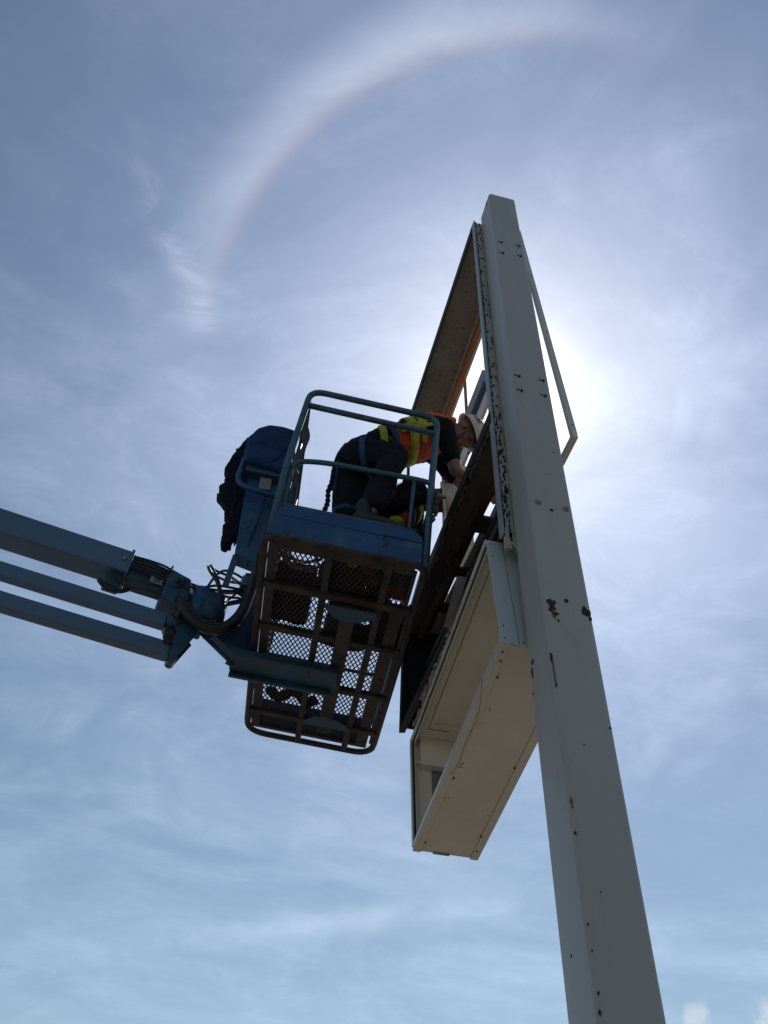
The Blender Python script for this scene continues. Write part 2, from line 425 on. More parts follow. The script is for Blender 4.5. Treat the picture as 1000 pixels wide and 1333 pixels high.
for x, z, rx, rz, k in [(1.200, 2.258, .018, .036, .5), (1.350, 2.258, .018, .026, .3), (1.270, 2.299, .010, .011, .1), (1.222, 2.182, .005, .008, .2),
                        (1.214, 2.215, .012, .008, .5), (1.366, 2.225, .006, .013, .4), (1.270, 2.854, .010, .008, .1), (1.169, 1.985, .0055, .026, .3), (1.1745, 1.862, .0035, .009, .2),
                        (1.366, 1.709, .005, .004, .1), (1.171, 1.282, .0045, .006, .4), (1.172, 0.998, .003, .004, .2), (1.174, .924, .002, .004, .3),
                        (1.176, .811, .003, .005, .4), (1.173, .761, .004, .007, .5), (1.25, 1.62, .003, .003, .3), (1.23, 1.10, .002, .003, .3), (1.33, 3.30, .004, .003, .3), (1.285, 3.12, .004, .002, .3)]:
    m = MB(); sd += 1; blot(m, x, z + EYE, rx, rz, k, seed=sd); part(m, 'rust_patch', 'rust_patch', pole)
for x, z, rx, rz in [(1.1725, 1.91, .0025, .045), (1.172, 1.387, .004, .020), (1.205, 2.222, .008, .03)]:
    m = MB(); sd += 1; blot(m, x, z + EYE, rx, rz, .5, seed=sd, y=PY0 + .0006); part(m, 'rust_run', 'rust_run', pole)
for y, z, ry, rz in [(2.567, 2.085, .012, .012), (2.585, 2.045, .008, .02), (2.60, 1.95, .005, .006), (2.475, 6.43, .01, .03), (2.53, .95, .004, .004)]:
    m = MB(); sd += 1; blot(m, y, z + EYE, ry, rz, .55, seed=sd, side=PX0); part(m, 'paint_chip', 'rust_patch', pole)

# ================================================================== UPPER SIGN FRAME (faces removed)
d = 2.4
def s(a, b, z): return (a * d, b * d, z * d + EYE)
sign = thing('sign_cabinet', 'stripped open sign cabinet frame with peeling paint fixed behind the white pole', 'sign', s(.53, 1.1, 1.25))
def sbox(a0, b0, z0, a1, b1, z1): m = MB(); m.box(s(a0, b0, z0), s(a1, b1, z1)); return m
BN, BF = 1.096, 1.925
# near end: lip, groove, peeling stile
nf = part(sbox(.4693, BN + .002, 1.165, .605, BN + .012, 2.672), 'end_panel', 'peel', sign)
part(sbox(.4627, BN - .002, 1.20, .4675, BN + .018, 2.678), 'end_lip', 'steel_blue', sign, nf, bevel=.002)
part(sbox(.4676, BN + .0005, 1.20, .4692, BN + .014, 2.672), 'end_groove', 'black', sign, nf)
for i in range(16):
    z = 1.30 + i * .086
    m = MB(); p = Vector(s(.4775 + .0016 * math.sin(i * 2.1), BN + .0015, z)); m.tube([p + Vector((0, .004, 0)), p + Vector((0, -.005, 0))], [.0085, .006], 8)
    part(m, 'rivet', 'black', sign, nf)
# ragged flaked paint beside the groove and down the lower stile
def flake(m, a, z, ra, rz, rn):
    k = rn.randint(6, 9); ph = rn.uniform(0, 6.28); ps = []
    for i in range(k):
        t = ph + 6.2832 * i / k; f = rn.uniform(.45, 1.25)
        ps.append(s(a + ra * f * math.cos(t), BN + .0018, z + rz * f * math.sin(t)))
    m.prism(ps, (0, -.0055, 0))
m = MB(); rn = random.Random(3); z = 1.22
while z < 2.66:
    z += rn.uniform(.004, .030)
    flake(m, .4694 + rn.uniform(0, .0012), z, rn.uniform(.0008, .0026), rn.uniform(.003, .014), rn)
    if rn.random() < .22: flake(m, .4835 + rn.uniform(-.002, .002), z, rn.uniform(.001, .002), rn.uniform(.003, .012), rn)
part(m, 'flaking_edge', 'black', sign, nf, kind='stuff')
m = MB(); z = 1.18
while z < 1.60:
    z += rn.uniform(.004, .018)
    flake(m, .481 + rn.uniform(-.0075, .004), z, rn.uniform(.0010, .0040), rn.uniform(.003, .012), rn)
part(m, 'peeling_strip', 'black', sign, nf, kind='stuff')
# top
tp = part(sbox(.4684, BN + .013, 2.667, .585, BF, 2.674), 'ceiling_sheet', 'ceil', sign)
part(sbox(.4627, BN + .019, 2.640, .4683, BF, 2.682), 'top_lip', 'black', sign, tp, bevel=.002)
part(sbox(.4670, BN + .019, 2.648, .4700, BF - .002, 2.6665), 'top_bead', 'steel_blue', sign, tp)
part(sbox(.5835, BN + .02, 2.655, .5868, BF - .01, 2.6665), 'ceiling_edge', 'cream', sign, tp)
part(sbox(.5875, BN + .014, 2.585, .598, BF - .004, 2.672), 'top_beam', 'primer', sign, bevel=.003)
# far end, stile
part(sbox(.4627, BF, 1.250, .470, BF + .020, 2.682), 'far_stile', 'black', sign, bevel=.002)
part(sbox(.592, BF - .012, 1.62, .603, BF, 2.58), 'far_stile', 'primer', sign)
part(sbox(.4705, BF + .004, 1.262, .592, BF + .012, 1.63), 'far_end_panel', 'black', sign)
# mid rail
mr = part(sbox(.4745, BN + .02, 1.597, .545, BF - .002, 1.6035), 'mid_rail', 'dark_rail', sign)
part(sbox(.4600, BN + .006, 1.583, .4632, BF, 1.622), 'rail_lip', 'black', sign, mr, bevel=.002)
part(sbox(.4633, BN + .012, 1.5935, .4744, BF, 1.6055), 'rail_edge', 'peel', sign, mr)
m = MB(); b = BN + .02
while b < BF - .03:
    b += rn.uniform(.004, .022); k = rn.randint(6, 9); ps = []; a = .473 + rn.uniform(-.003, .001) if rn.random() < .8 else .466 + rn.uniform(-.002, .003)
    ra, rb = rn.uniform(.0008, .0032), rn.uniform(.003, .014)
    for i in range(k):
        t = 6.2832 * i / k; f = rn.uniform(.45, 1.25); ps.append(s(a + ra * f * math.cos(t), b + rb * f * math.sin(t), 1.5932))
    m.prism(ps, (0, 0, -.003))
part(m, 'flaking_edge', 'black', sign, mr, kind='stuff')
m = MB(); m.hexa([s(a_, b_, z_) for z_ in (1.575, 1.596) for a_, b_ in ((.535, BN + .02), (.548, BN + .02), (.522, BF), (.509, BF))])
part(m, 'angle_iron', 'rusty', sign, mr)
# slot behind the angle iron closed by short ties
for b0, b1 in [(1.12, 1.185), (1.285, 1.335), (1.415, 1.475), (1.62, 1.66), (1.78, 1.82)]:
    part(sbox(.538, b0, 1.5975, .590, b1, 1.6055), 'tie_plate', 'dark_rail', sign, mr)
part(sbox(.5755 - .002, BN + .02, 1.560, .600, BF, 1.628), 'rear_rail', 'dark_rail', sign, bevel=.003)
m = MB(); m.hexa([s(.560, 1.50, 1.604), s(.582, 1.47, 1.604), s(.582, BF, 1.604), s(.545, BF, 1.604), s(.560, 1.47, 1.609), s(.582, 1.47, 1.609), s(.582, BF, 1.609), s(.545, BF, 1.609)])
part(m, 'slot_liner', 'cream', sign, mr)
# lower bay: dark back sheet, bottom rail, brackets
lb = part(sbox(.592, BN + .02, 1.170, .598, BF, 1.559), 'back_sheet', 'dark_rail', sign)
part(sbox(.4627, BN + .02, 1.238, .474, BF - .001, 1.262), 'bottom_rail', 'black', sign, bevel=.002)
part(sbox(.500, 1.14, 1.30, .588, BF - .01, 1.335), 'cross_channel', 'black', sign, lb)
part(sbox(.530, 1.14, 1.455, .545, BF - .01, 1.475), 'cross_channel', 'black', sign, lb)
for b in (1.55, 1.72, 1.86):
    part(sbox(.545, b, 1.24, .590, b + .012, 1.54), 'bracket', 'black', sign, lb)
m = MB(); m.bar(s(.482, 1.50, 1.29), s(.470, 1.74, 1.225), .03, .006); part(m, 'flat_bar', 'grey_box', sign, lb)
m = MB(); m.tube(spline([s(.50, 1.35, 1.56), s(.49, 1.36, 1.50), s(.485, 1.40, 1.46), s(.50, 1.43, 1.50), s(.52, 1.42, 1.56)]), .004, 6); part(m, 'loose_wire', 'black', sign, lb)
for k, (a, b) in enumerate([(.50, 1.55), (.51, 1.60), (.50, 1.66)]):
    m = MB(); m.tube(spline([s(a, b, 1.59), s(a - .008, b + .01, 1.565), s(a + .004, b + .02, 1.545), s(a, b + .03, 1.52 - k * .01)]), .004, 6); part(m, 'loose_wire', 'hose_grey', sign, mr)
# lamp raceway and conduit seen through the opening
rw = part(sbox(.594, 1.45, 2.295, .606, BF - .013, 2.365), 'lamp_raceway', 'steel_blue', sign)
part(sbox(.5935, 1.4, 2.15, .603, BF - .013, 2.215), 'lamp_raceway', 'cream', sign)
part(sbox(.597, 1.42, 2.222, .612, BF - .013, 2.288), 'ballast_box', 'black', sign, rw)
m = MB(); m.bar(s(.600, 1.64, 2.15), s(.600, 1.64, 2.584), .022, .018, up=(0, 1, 0)); part(m, 'hanger_rod', 'primer', sign)
m = MB(); m.bar(s(.600, 1.70, 1.63), s(.600, 1.70, 2.149), .10, .018, up=(0, 1, 0)); part(m, 'hanger_rod', 'cream', sign)
m = MB()
for k in range(7):
    a0 = rn.uniform(0, 6.28); p = Vector(s(.585, 1.655, 2.21))
    m.tube(spline([p, p + Vector((.02 * math.cos(a0), .03, .05 + .015 * k)), p + Vector((.07 * math.cos(a0 + .8), .05 * math.sin(a0), .03 + .018 * k))]), .0035, 6)
part(m, 'loose_wire', 'black', sign, rw)
# hinged retainer frame swung open on the far side
rf = MB(); T0 = Vector(s(.619, BN, 2.67)); B0 = Vector(s(.669, BN, 1.592)); ab = Vector((0, (BF - BN) * d, 0))
up_r = (T0 - B0).normalized(); out_r = up_r.cross(Vector((0, 1, 0))).normalized()
rf.bar(B0, T0, .037, .028, up=(0, 1, 0)); rfo = part(rf, 'retainer_frame', 'cream_lip', sign, bevel=.002)
m = MB(); m.bar(B0 + ab, T0 + ab, .030, .028, up=(0, 1, 0)); part(m, 'far_stile', 'cream_lip', sign, rfo, bevel=.002)
m = MB(); m.bar(B0 + Vector((0, -.014, -.016)), B0 + ab + Vector((0, .014, -.016)), .034, .034, up=tuple(up_r)); part(m, 'bottom_rail', 'cream', sign, rfo, bevel=.002)
m = MB(); m.bar(T0 + Vector((0, -.014, .016)), T0 + ab + Vector((0, .014, .016)), .034, .034, up=tuple(up_r)); part(m, 'top_rail', 'cream', sign, rfo, bevel=.002)
m = MB()
for t in (.03, .42, .72):
    m = MB(); p = B0.lerp(T0, t) + Vector((.0, -.013, 0)); m.tube([p, p + Vector((0, -.004, 0))], .005, 8)
    part(m, 'screw', 'black', sign, rfo)

# ================================================================== LOWER CREAM SIGN BOX
NLB = Vector(s(.4415, 1.098, .921)); FLB = Vector(s(.4535, 1.741, .830))
ly = (FLB - NLB).normalized(); lx = (Vector((1, -.02, 0)) - ly * ly.dot(Vector((1, -.02, 0)))).normalized(); lz = lx.cross(ly).normalized()
LL = (FLB - NLB).length; LW = .150 * d; LH = .300 * d
FR = Matrix((( lx.x, ly.x, lz.x, NLB.x), (lx.y, ly.y, lz.y, NLB.y), (lx.z, ly.z, lz.z, NLB.z), (0, 0, 0, 1)))
lo = thing('sign_box', 'cream metal sign box with its left face off hanging beside the pole', 'sign', (0, 0, 0), FR)
def L(a, b): m = MB(); m.box(a, b); return m
bt = part(L((.045, .004, 0.0), (LW - .045, LL - .004, .003)), 'bottom_sheet', 'cream', lo)
part(L((0, 0, -.004), (.0435, LL + .003, .004)), 'bottom_flange', 'cream', lo, bt, bevel=.0015)
part(L((LW - .0435, 0, -.004), (LW, LL + .006, .004)), 'bottom_flange', 'cream', lo, bt, bevel=.0015)
part(L((.0436, .002, -.0005), (.0449, LL - .002, .003)), 'seam', 'seam', lo, bt)
part(L((LW - .0449, .002, -.0005), (LW - .0436, LL - .002, .003)), 'seam', 'seam', lo, bt)
part(L((.11, LL - .016, -.004), (.20, LL + .002, .000)), 'scraped_label', 'grey_box', lo, bt)
for x, y in [(.047, .20), (.047, .92), (.046, 1.47), (LW - .046, .78), (LW - .03, 1.48), (.022, .045), (.03, .10), (LW - .046, 1.35)]:
    m = MB(); m.tube([(x, y, 0), (x, y, -.009)], [.006, .004], 8); part(m, 'screw', 'seam', lo, bt)
rn = random.Random(12)
for x, y in [(.06, .42), (.05, .83), (.055, 1.1), (LW - .07, 1.2)]:
    m = MB()
    for k in range(rn.randint(2, 6)): m.ball((x + rn.uniform(-.012, .02), y + rn.uniform(-.03, .03), -.0006), (rn.uniform(.0015, .004), rn.uniform(.002, .006), .0010), 6, 4)
    part(m, 'rust_spot', 'seam', lo, bt, kind='stuff')
ne = part(L((.0, -.004, .0), (LW - .06, .0, LH)), 'end_panel', 'alu', lo, bevel=.0015)
part(L((.082, -.0055, .004), (.0835, -.0035, LH - .004)), 'seam', 'seam', lo, ne)
part(L((LW - .059, -.003, .0), (LW, .001, LH)), 'end_trim', 'alu', lo, ne)
for x, z in [(.018, .028), (.022, .105), (.024, LH - .03), (.022, LH - .12), (.104, .02)]:
    m = MB(); m.tube([(x, -.002, z), (x, -.008, z)], [.0045, .003], 8); part(m, 'screw', 'seam', lo, ne)
fe = part(L((0, LL - .005, .004), (LW, LL, LH)), 'far_end_panel', 'cream_in', lo)
bp_ = part(L((LW - .004, .001, .004), (LW, LL - .005, LH)), 'back_sheet', 'cream_in', lo)
part(L((LW - .0065, .10, LH * .33), (LW - .0045, LL - .17, LH * .336)), 'seam', 'seam', lo, bp_)
part(L((LW - .0065, LL - .171, LH * .18), (LW - .0045, LL - .168, LH * .336)), 'seam', 'seam', lo, bp_)
tpn = part(L((.002, .001, LH - .004), (LW - .005, LL - .006, LH)), 'top_sheet', 'cream_in', lo)
part(L((.075, .10, LH - .0075), (.077, LL - .14, LH - .0045)), 'seam', 'seam', lo, tpn)
part(L((.077, LL - .142, LH - .0075), (.20, LL - .140, LH - .0045)), 'seam', 'seam', lo, tpn)
part(L((.10, LL - .20, LH - .030), (LW - .01, LL - .196, LH - .0045)), 'stiffener', 'cream_in', lo, tpn)
part(L((.05, LL - .060, LH - .20), (LW - .006, LL - .0055, LH - .0045)), 'corner_channel', 'cream_in', lo, tpn)
# face retainer: double lip round the open side
for nm, a, b in [('retainer_lip', (-.004, .0, LH - .030), (.004, LL, LH + .003)), ('retainer_lip', (-.004, LL - .022, .02), (.004, LL + .003, LH - .0305)),
                 ('retainer_lip', (.014, .012, LH - .045), (.019, LL - .035, LH - .0045)), ('retainer_lip', (.014, LL - .040, .0045), (.019, LL - .035, LH - .046))]:
    part(L(a, b), nm, 'cream_lip', lo, bevel=.001)
part(L((-.004, .0, .0045), (.005, LL - .0225, .030)), 'bottom_lip', 'alu', lo, bevel=.0015)
part(L((.0045, .012, LH - .014), (.0135, LL - .035, LH - .006)), 'gasket', 'black', lo)
part(L((.0045, LL - .034, .0045), (.0135, LL - .023, LH - .016)), 'gasket', 'black', lo)
# plate with lifting eye on the far end
pt = part(L((.12, LL - .013, .10), (.24, LL - .0065, LH - .19)), 'cover_plate', 'grey_box', lo, bevel=.004)
m = MB(); m.tube([(.175 + .026 * math.cos(t), LL - .020 - .008 * math.sin(t), .33 + .030 * math.sin(t)) for t in [k * .42 for k in range(13)]], .0055, 8); part(m, 'lifting_eye', 'steel', lo, pt)
for k in range(8):
    m = MB(); m.tube([(.128 + .012 * k, LL - .013, LH - .205 - .008 * (k % 2)), (.128 + .012 * k, LL - .017, LH - .205 - .008 * (k % 2))], .0035, 6); part(m, 'screw', 'seam', lo, pt)
part(L((.02, LL - .030, LH - .175), (LW - .03, LL - .006, LH - .160)), 'end_stiffener', 'cream_in', lo, fe)
m = MB(); m.tube(spline([(.02, .10, .032), (.012, .16, .05), (.012, .21, .034), (-.006, .25, .012), (.006, .31, -.006), (.028, .42, -.006), (.034, .55, -.006), (.032, .68, -.006), (.040, .80, -.006), (.024, .90, -.006)], 8), .0009, 5); part(m, 'loose_wire', 'seam', lo)
for k in range(9):
    m = MB(); m.ball((LW - .006, .33 + .040 * k + .005 * math.sin(k * 3), LH * .58 + .018 * math.cos(k * 5) + .004 * k), (.0015, .006, .004), 6, 4); part(m, 'rust_spot', 'seam', lo, bp_)
# lump of foam and torn weatherstrip along the top edge, on the side of the missing face
m = MB(); rn = random.Random(5)
for i in range(62):
    if rn.random() < .25: continue
    y = .62 + i * .0130 + rn.uniform(-.006, .006); r = rn.uniform(.005, .017)
    m.ball((-.006 + rn.uniform(-.008, .006), y, LH + .008 + rn.uniform(-.008, .010)), (r * rn.uniform(.6, 1.2), r * rn.uniform(.8, 2.2), r), 6, 4)
part(m, 'torn_foam_strip', 'ceil', lo, remesh=.005, sm_it=1, wrinkle=(.012, .012))
m = MB(); m.bar((-.03, .30, LH + .06), (-.02, .62, LH + .012), .05, .004); part(m, 'bent_tab', 'grey_box', lo)

# ================================================================== BOOM LIFT
BX = Vector((0.99418246, -0.07189873, -0.08019858)); BY = Vector((0.07269543, 0.99732923, 0.00705515)); BZ = Vector((0.07947714, -0.01284418, 0.99675394))
BO = Vector((-.005, 3.185, 3.11 + EYE))
BF_ = Matrix(((BX.x, BY.x, BZ.x, BO.x), (BX.y, BY.y, BZ.y, BO.y), (BX.z, BY.z, BZ.z, BO.z), (0, 0, 0, 1)))
lift = thing('boom_lift', 'blue boom lift arm carrying the worn caged basket beside the sign', 'boom lift', (0, 0, 0), BF_)
W_, D_ = .88, 1.96
RT_ = .021
# ---- basket floor frame
outer = fillet([(0, 0, 0), (W_, 0, 0), (W_, D_, 0), (0, D_, 0)], [.075, .085, .14, .14], 6, closed=True)
m = MB(); m.tube(outer, RT_, 10, closed=True)
bk = part(m, 'basket', 'floor_rust', lift)
bk['label'] = 'rusty mesh floored work basket with blue toe boards and tube rails'
def bpart(m, name, mt, **k): return part(m, name, mt, lift, bk, **k)
ix0, ix1, iy0, iy1 = .028, .850, .030, 1.865
for y in (.37, .75, 1.25, 1.66):
    m = MB(); m.box((ix0 - .008, y - .024, -.030), (ix1 + .012, y + .024, .006)); bpart(m, 'floor_crossbar', 'floor_rust', bevel=.004)
for x in (.36, .685):
    m = MB(); m.box((x - .020, iy0 - .02, -.024), (x + .020, iy1 + .075, .007)); bpart(m, 'floor_stringer', 'floor_rust', bevel=.003)
for a, b in [((ix0, iy0, -.012), (ix0 + .055, iy1, .006)), ((.752, .40, -.012), (.828, iy1, .0065)), ((.815, .05, -.012), (.838, .40, .0065)), ((ix0, iy1 - .02, -.010), (ix1 - .02, iy1 + .012, .005)), ((ix0 + .03, -.004, -.010), (ix1 - .03, iy0 + .055, .005)), ((.842, iy0 + .30, -.014), (.862, iy1 - .06, .004))]:
    m = MB(); m.box(a, b); bpart(m, 'floor_edge_plate', 'floor_rust', bevel=.003)
# expanded metal floor
m = MB(); px, py = .0285, .057
def clipl(p, q):
    t0, t1 = 0., 1.; dx, dy = q[0] - p[0], q[1] - p[1]
    for pp, qq in ((-dx, p[0] - (ix0 + .02)), (dx, .83 - p[0]), (-dy, p[1] - (iy0 + .03)), (dy, (iy1 - .005) - p[1])):
        if abs(pp) < 1e-9:
            if qq < 0: return None
        else:
            r = qq / pp
            if pp < 0: t0 = max(t0, r)
            else: t1 = min(t1, r)
    if t0 >= t1: return None
    return (p[0] + dx * t0, p[1] + dy * t0), (p[0] + dx * t1, p[1] + dy * t1)
sl_ = py / px
for dirn in (1, -1):
    for i in range(-90, 130):
        x0 = i * px
        p = (x0, 0.0); q = (x0 + dirn * 2.0 / sl_, 2.0)
        c = clipl(p, q)
        if c and math.dist(c[0], c[1]) > .01:
            m.bar((c[0][0], c[0][1], .011 + .0022 * dirn), (c[1][0], c[1][1], .011 + .0022 * dirn), .0060, .0040)
bpart(m, 'expanded_metal_floor', 'floor_rust', kind='stuff')
# under-floor mount: centre channel, gussets, side arm from the rotator
m = MB(); m.box((.478, .40, -.062), (.565, 1.70, -.031)); bpart(m, 'centre_channel', 'floor_rust', bevel=.006)
for y, ysg in ((.44, 1), (1.58, -1)):
    pts = [(.38, y - .05 * ysg, -.058), (.38, y - .02 * ysg, -.058), (.44, y + .05 * ysg, -.058), (.52, y + .075 * ysg, -.058), (.60, y + .05 * ysg, -.058), (.68, y - .0 * ysg, -.058), (.68, y - .05 * ysg, -.058)]
    m = MB(); m.prism([(x, yy, -.066) for x, yy, z in pts], (0, 0, .010)); bpart(m, 'gusset', 'blue_d', bevel=.002)
arm = MB(); arm.box((-.125, .945, -.118), (.535, 1.125, -.068)); armo = part(arm, 'support_arm', 'blue_d', lift, bevel=.008)
m = MB(); m.box((-.12, 1.126, -.150), (.52, 1.150, -.068)); part(m, 'arm_web', 'blue_d', lift, armo, bevel=.003)
# ---- toe boards
for a, b, nm in [((.045, -.020, .022), (W_ - .075, -.012, .235), 'near')]:
    m = MB(); pts = fillet([(.012, 0, .0), (.026, 0, .195), (.08, 0, .232), (.78, 0, .238), (.838, 0, .195), (.848, 0, .0)], .03, 4)
    m.prism([(p.x, -.020, p.z) for p in pts], (0, .010, 0)); bpart(m, 'toe_board', 'blue', bevel=.003)
    m = MB(); m.tube([(.06, -.010, .238), (.80, -.010, .242)], .011, 8); bpart(m, 'toe_board_lip', 'rail')
    m = MB(); m.tube([(.05, -.022, .150), (.83, -.022, .150)], .005, 8, flat=((0, 1, 0), 1.0, .6)); bpart(m, 'toe_board_crease', 'blue')
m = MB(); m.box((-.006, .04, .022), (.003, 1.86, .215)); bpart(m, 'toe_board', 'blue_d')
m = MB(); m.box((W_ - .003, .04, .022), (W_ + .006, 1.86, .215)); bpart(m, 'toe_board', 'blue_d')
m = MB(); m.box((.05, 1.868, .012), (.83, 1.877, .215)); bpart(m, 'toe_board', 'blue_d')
# ---- rails and posts
R1 = .0205
m = MB(); m.tube(fillet([(.022, 0, .02), (-.005, 0, .60), (.000, 0, 1.345), (.842, 0, 1.325), (.850, 0, .70), (.872, 0, .0)], .10, 6), R1, 12); bpart(m, 'end_rail_hoop', 'rail')
m = MB(); m.tube([(.012, .0, 1.182), (.83, .0, 1.158)], .0195, 12); bpart(m, 'mid_rail', 'rail')
m = MB(); m.tube(fillet([(.062, .035, .03), (.020, .030, .66), (.20, .0, .668), (.76, -.004, .682), (.858, -.004, .675), (.862, -.002, .03)], .085, 6), .0165, 12); bpart(m, 'lower_rail_hoop', 'rail')
for x in (.746,):
    m = MB(); m.tube([(x, 0, .67), (x + .012, 0, .24)], .011, 8); bpart(m, 'spindle', 'rail')
for x0 in (-.004, W_ - .002):
    zt = 1.32 if x0 < .5 else 1.16
    if x0 < .5:
        m = MB(); m.tube(fillet([(x0, .03, zt), (x0, 1.93, zt), (x0, 1.93, .03)], .10, 6), .0175, 10); bpart(m, 'side_rail', 'rail')
        m = MB(); m.tube([(x0, .02, 1.16), (x0, 1.93, 1.16)], .014, 8); bpart(m, 'side_rail', 'rail')
    m = MB(); m.tube([(x0, .02, .64), (x0, 1.93, .64)], .016, 8); bpart(m, 'side_rail', 'rail')
    for y in ((.30, .95, 1.6) if x0 < .5 else (.95, 1.6)):
        m = MB(); m.tube([(x0, y, .02), (x0, y, .64 if x0 > .5 else zt)], .013, 8); bpart(m, 'side_post', 'rail')
m = MB(); m.tube(fillet([(W_, 1.93, .02), (W_, 1.93, 1.30), (-.004, 1.93, 1.32)], .10, 6), .018, 10); bpart(m, 'far_rail_hoop', 'rail')
m = MB(); m.tube([(0, 1.93, .64), (W_, 1.93, .64)], .015, 8); bpart(m, 'far_mid_rail', 'rail')
# shiny polythene strip tied on the left side rail
m = MB(); m.tube(spline([(.030, .10, 1.08), (.050, .10, .90), (.030, .11, .72), (.058, .10, .55), (.050, .10, .24)], 6), [.010 + .008 * math.sin(k * .5) ** 2 for k in range(25)], 6, flat=((0, 1, 0), 1.4, .4)); bpart(m, 'hanging_cable', 'hose_grey')
# ---- console box on the left side, bracket, socket
m = MB(); m.prism([(-.275, .36, .86), (-.245, .36, .60), (-.187, .36, .150), (-.03, .36, .115), (-.03, .36, .86)], (0, .11, 0)); con = part(m, 'control_console', 'blue', lift, bevel=.006)
m = MB(); m.box((-.29, .30, .80), (-.05, .58, 1.12)); part(m, 'console_head', 'blue_d', lift, con, bevel=.01)
m = MB(); m.prism([(-.195, .335, .872), (-.118, .335, .866), (-.104, .335, .700), (-.178, .335, .694)], (0, .03, 0)); so_ = part(m, 'socket_box', 'grey_box', lift, con, bevel=.006)
m = MB(); m.tube(fillet([(-.03, .31, .618), (-.315, .31, .660), (-.318, .33, 1.02), (-.05, .40, 1.10)], .10, 7), .0185, 10); part(m, 'console_hoop', 'blue', lift, con)
m = MB(); m.bar((-.18, .39, .16), (-.185, .42, -.05), .035, .012, up=(0, 1, 0)); part(m, 'console_strut', 'blue_d', lift, con)
m = MB(); m.box((-.052, .30, .11), (-.022, .50, .64)); part(m, 'console_mount', 'floor_rust', lift, con)
m = MB(); m.tube(spline([(-.125, .33, .69), (-.120, .32, .55), (-.115, .33, .40), (-.128, .35, .26), (-.10, .40, .10)]), .006, 6); part(m, 'cable', 'rubber', lift, con)

# ---- boom in world space: s along JD, z relative to joint, n offset away from viewer
JD = Vector((0.978969, 0.20401, 0)); JN = Vector((-.20401, .978969, 0)); J0 = Vector((-0.28172234, 4.1875472, 3.14498356 + EYE))
IB = BF_.inverted()
def J(sv, z, n=0.0): return IB @ (J0 + JD * sv + JN * n + Vector((0, 0, z)))
JF = IB.to_3x3()
def jbox(s0, s1, z0, z1, n0, n1):
    m = MB(); m.hexa([J(s0, z0, n0), J(s1, z0, n0), J(s1, z0, n1), J(s0, z0, n1), J(s0, z1, n0), J(s1, z1, n0), J(s1, z1, n1), J(s0, z1, n1)]); return m
def jpart(m, name, mt, under=None, **k): return part(m, name, mt, lift, under, **k)
bm1 = jpart(jbox(-5.2, -.518, .290, .466, .0, .170), 'boom_section', 'boom', bevel=.012)
jpart(jbox(-.530, -.512, .281, .475, -.008, .178), 'boom_collar', 'boom', bm1, bevel=.004)
m = MB(); m.ball(J(-.56, .385, -.004), .016, 8, 5); jpart(m, 'collar_bolt', 'steel', bm1)
bm2 = jpart(jbox(-.511, -.235, .265, .425, .018, .150), 'inner_boom', 'blue_d', bevel=.008)
for k, zz in enumerate((.430, .412, .388, .360, .338)):
    m = MB(); m.tube(spline([J(-.51, zz, .004 - .002 * k), J(-.40, zz - .008, -.012), J(-.30, zz - .012 - .004 * k, -.010), J(-.22, zz - .02, .02)]), .0075, 8); jpart(m, 'hydraulic_hose', 'rubber', bm2)
jpart(jbox(-.372, -.288, .268, .318, -.010, .002), 'rating_plate', 'grey_box', bm2, bevel=.003)
for zz in (.300, .284):
    m = MB(); m.bar(J(-.350, zz, -.012), J(-.312, zz - .002, -.012), .0015, .006); jpart(m, 'plate_slot', 'black', bm2)
m = MB(); m.bar(J(-.295, .270, -.006), J(-.262, .44, -.010), .010, .010, up=(0, 1, 0)); jpart(m, 'hose_guide', 'black', bm2)
m = MB(); m.tube([J(-.215, .335, -.016), J(-.215, .335, .19)], .060, 20); m.tube([J(-.215, .335, -.030), J(-.215, .335, -.016)], .026, 6); jpart(m, 'boom_end_boss', 'blue_d', bm2)
m = MB(); m.hexa([J(-.28, .19, -.012), J(-.10, .10, -.012), J(-.10, .10, .18), J(-.28, .19, .18), J(-.28, .425, -.012), J(-.125, .385, -.012), J(-.125, .385, .18), J(-.28, .425, .18)]); jpart(m, 'boom_head', 'blue_d', bm2, bevel=.012)
lower = jpart(jbox(-5.2, -.205, .000, .098, .02, .085), 'levelling_arm', 'boom', bevel=.006)
m = MB(); m.tube([J(-.155, .045, -.015), J(-.155, .045, .13)], .050, 16); jpart(m, 'pin_boss', 'blue_d', lower)
m = MB(); m.tube([J(-.185, .072, -.022), J(-.145, .060, -.030)], [.014, .020], 10); jpart(m, 'pin', 'rusty', lower)
l2 = MB(); l2.hexa([J(-5.2, -.205, .02), J(-.13, -.200, .02), J(-.13, -.200, .105), J(-5.2, -.205, .105), J(-5.2, -.100, .02), J(-.13, -.095, .02), J(-.13, -.095, .105), J(-5.2, -.100, .105)])
lower2 = jpart(l2, 'lift_arm', 'boom', bevel=.016)
m = MB(); m.tube([J(-.105, -.185, -.005), J(-.105, -.185, .13)], .027, 14); jpart(m, 'pin_boss', 'blue_d', lower2)
m = MB(); m.tube([J(-.150, .02, .03), J(-.150, -.030, .03), J(-.150, -.031, .03), J(-.152, -.075, .03), J(-.152, -.076, .03), J(-.155, -.125, .03)], [.034, .034, .045, .045, .036, .036], 16); jpart(m, 'cylinder_gland', 'rubber', lower2)
m = MB(); m.prism([J(-.19, .08, -.01), J(-.08, .075, -.01), J(-.005, -.005, -.01), J(-.085, -.20, -.01), J(-.13, -.20, -.01), J(-.14, -.02, -.01)], JF @ (JN * .014)); lk = jpart(m, 'link_plate', 'blue_d', bevel=.004)
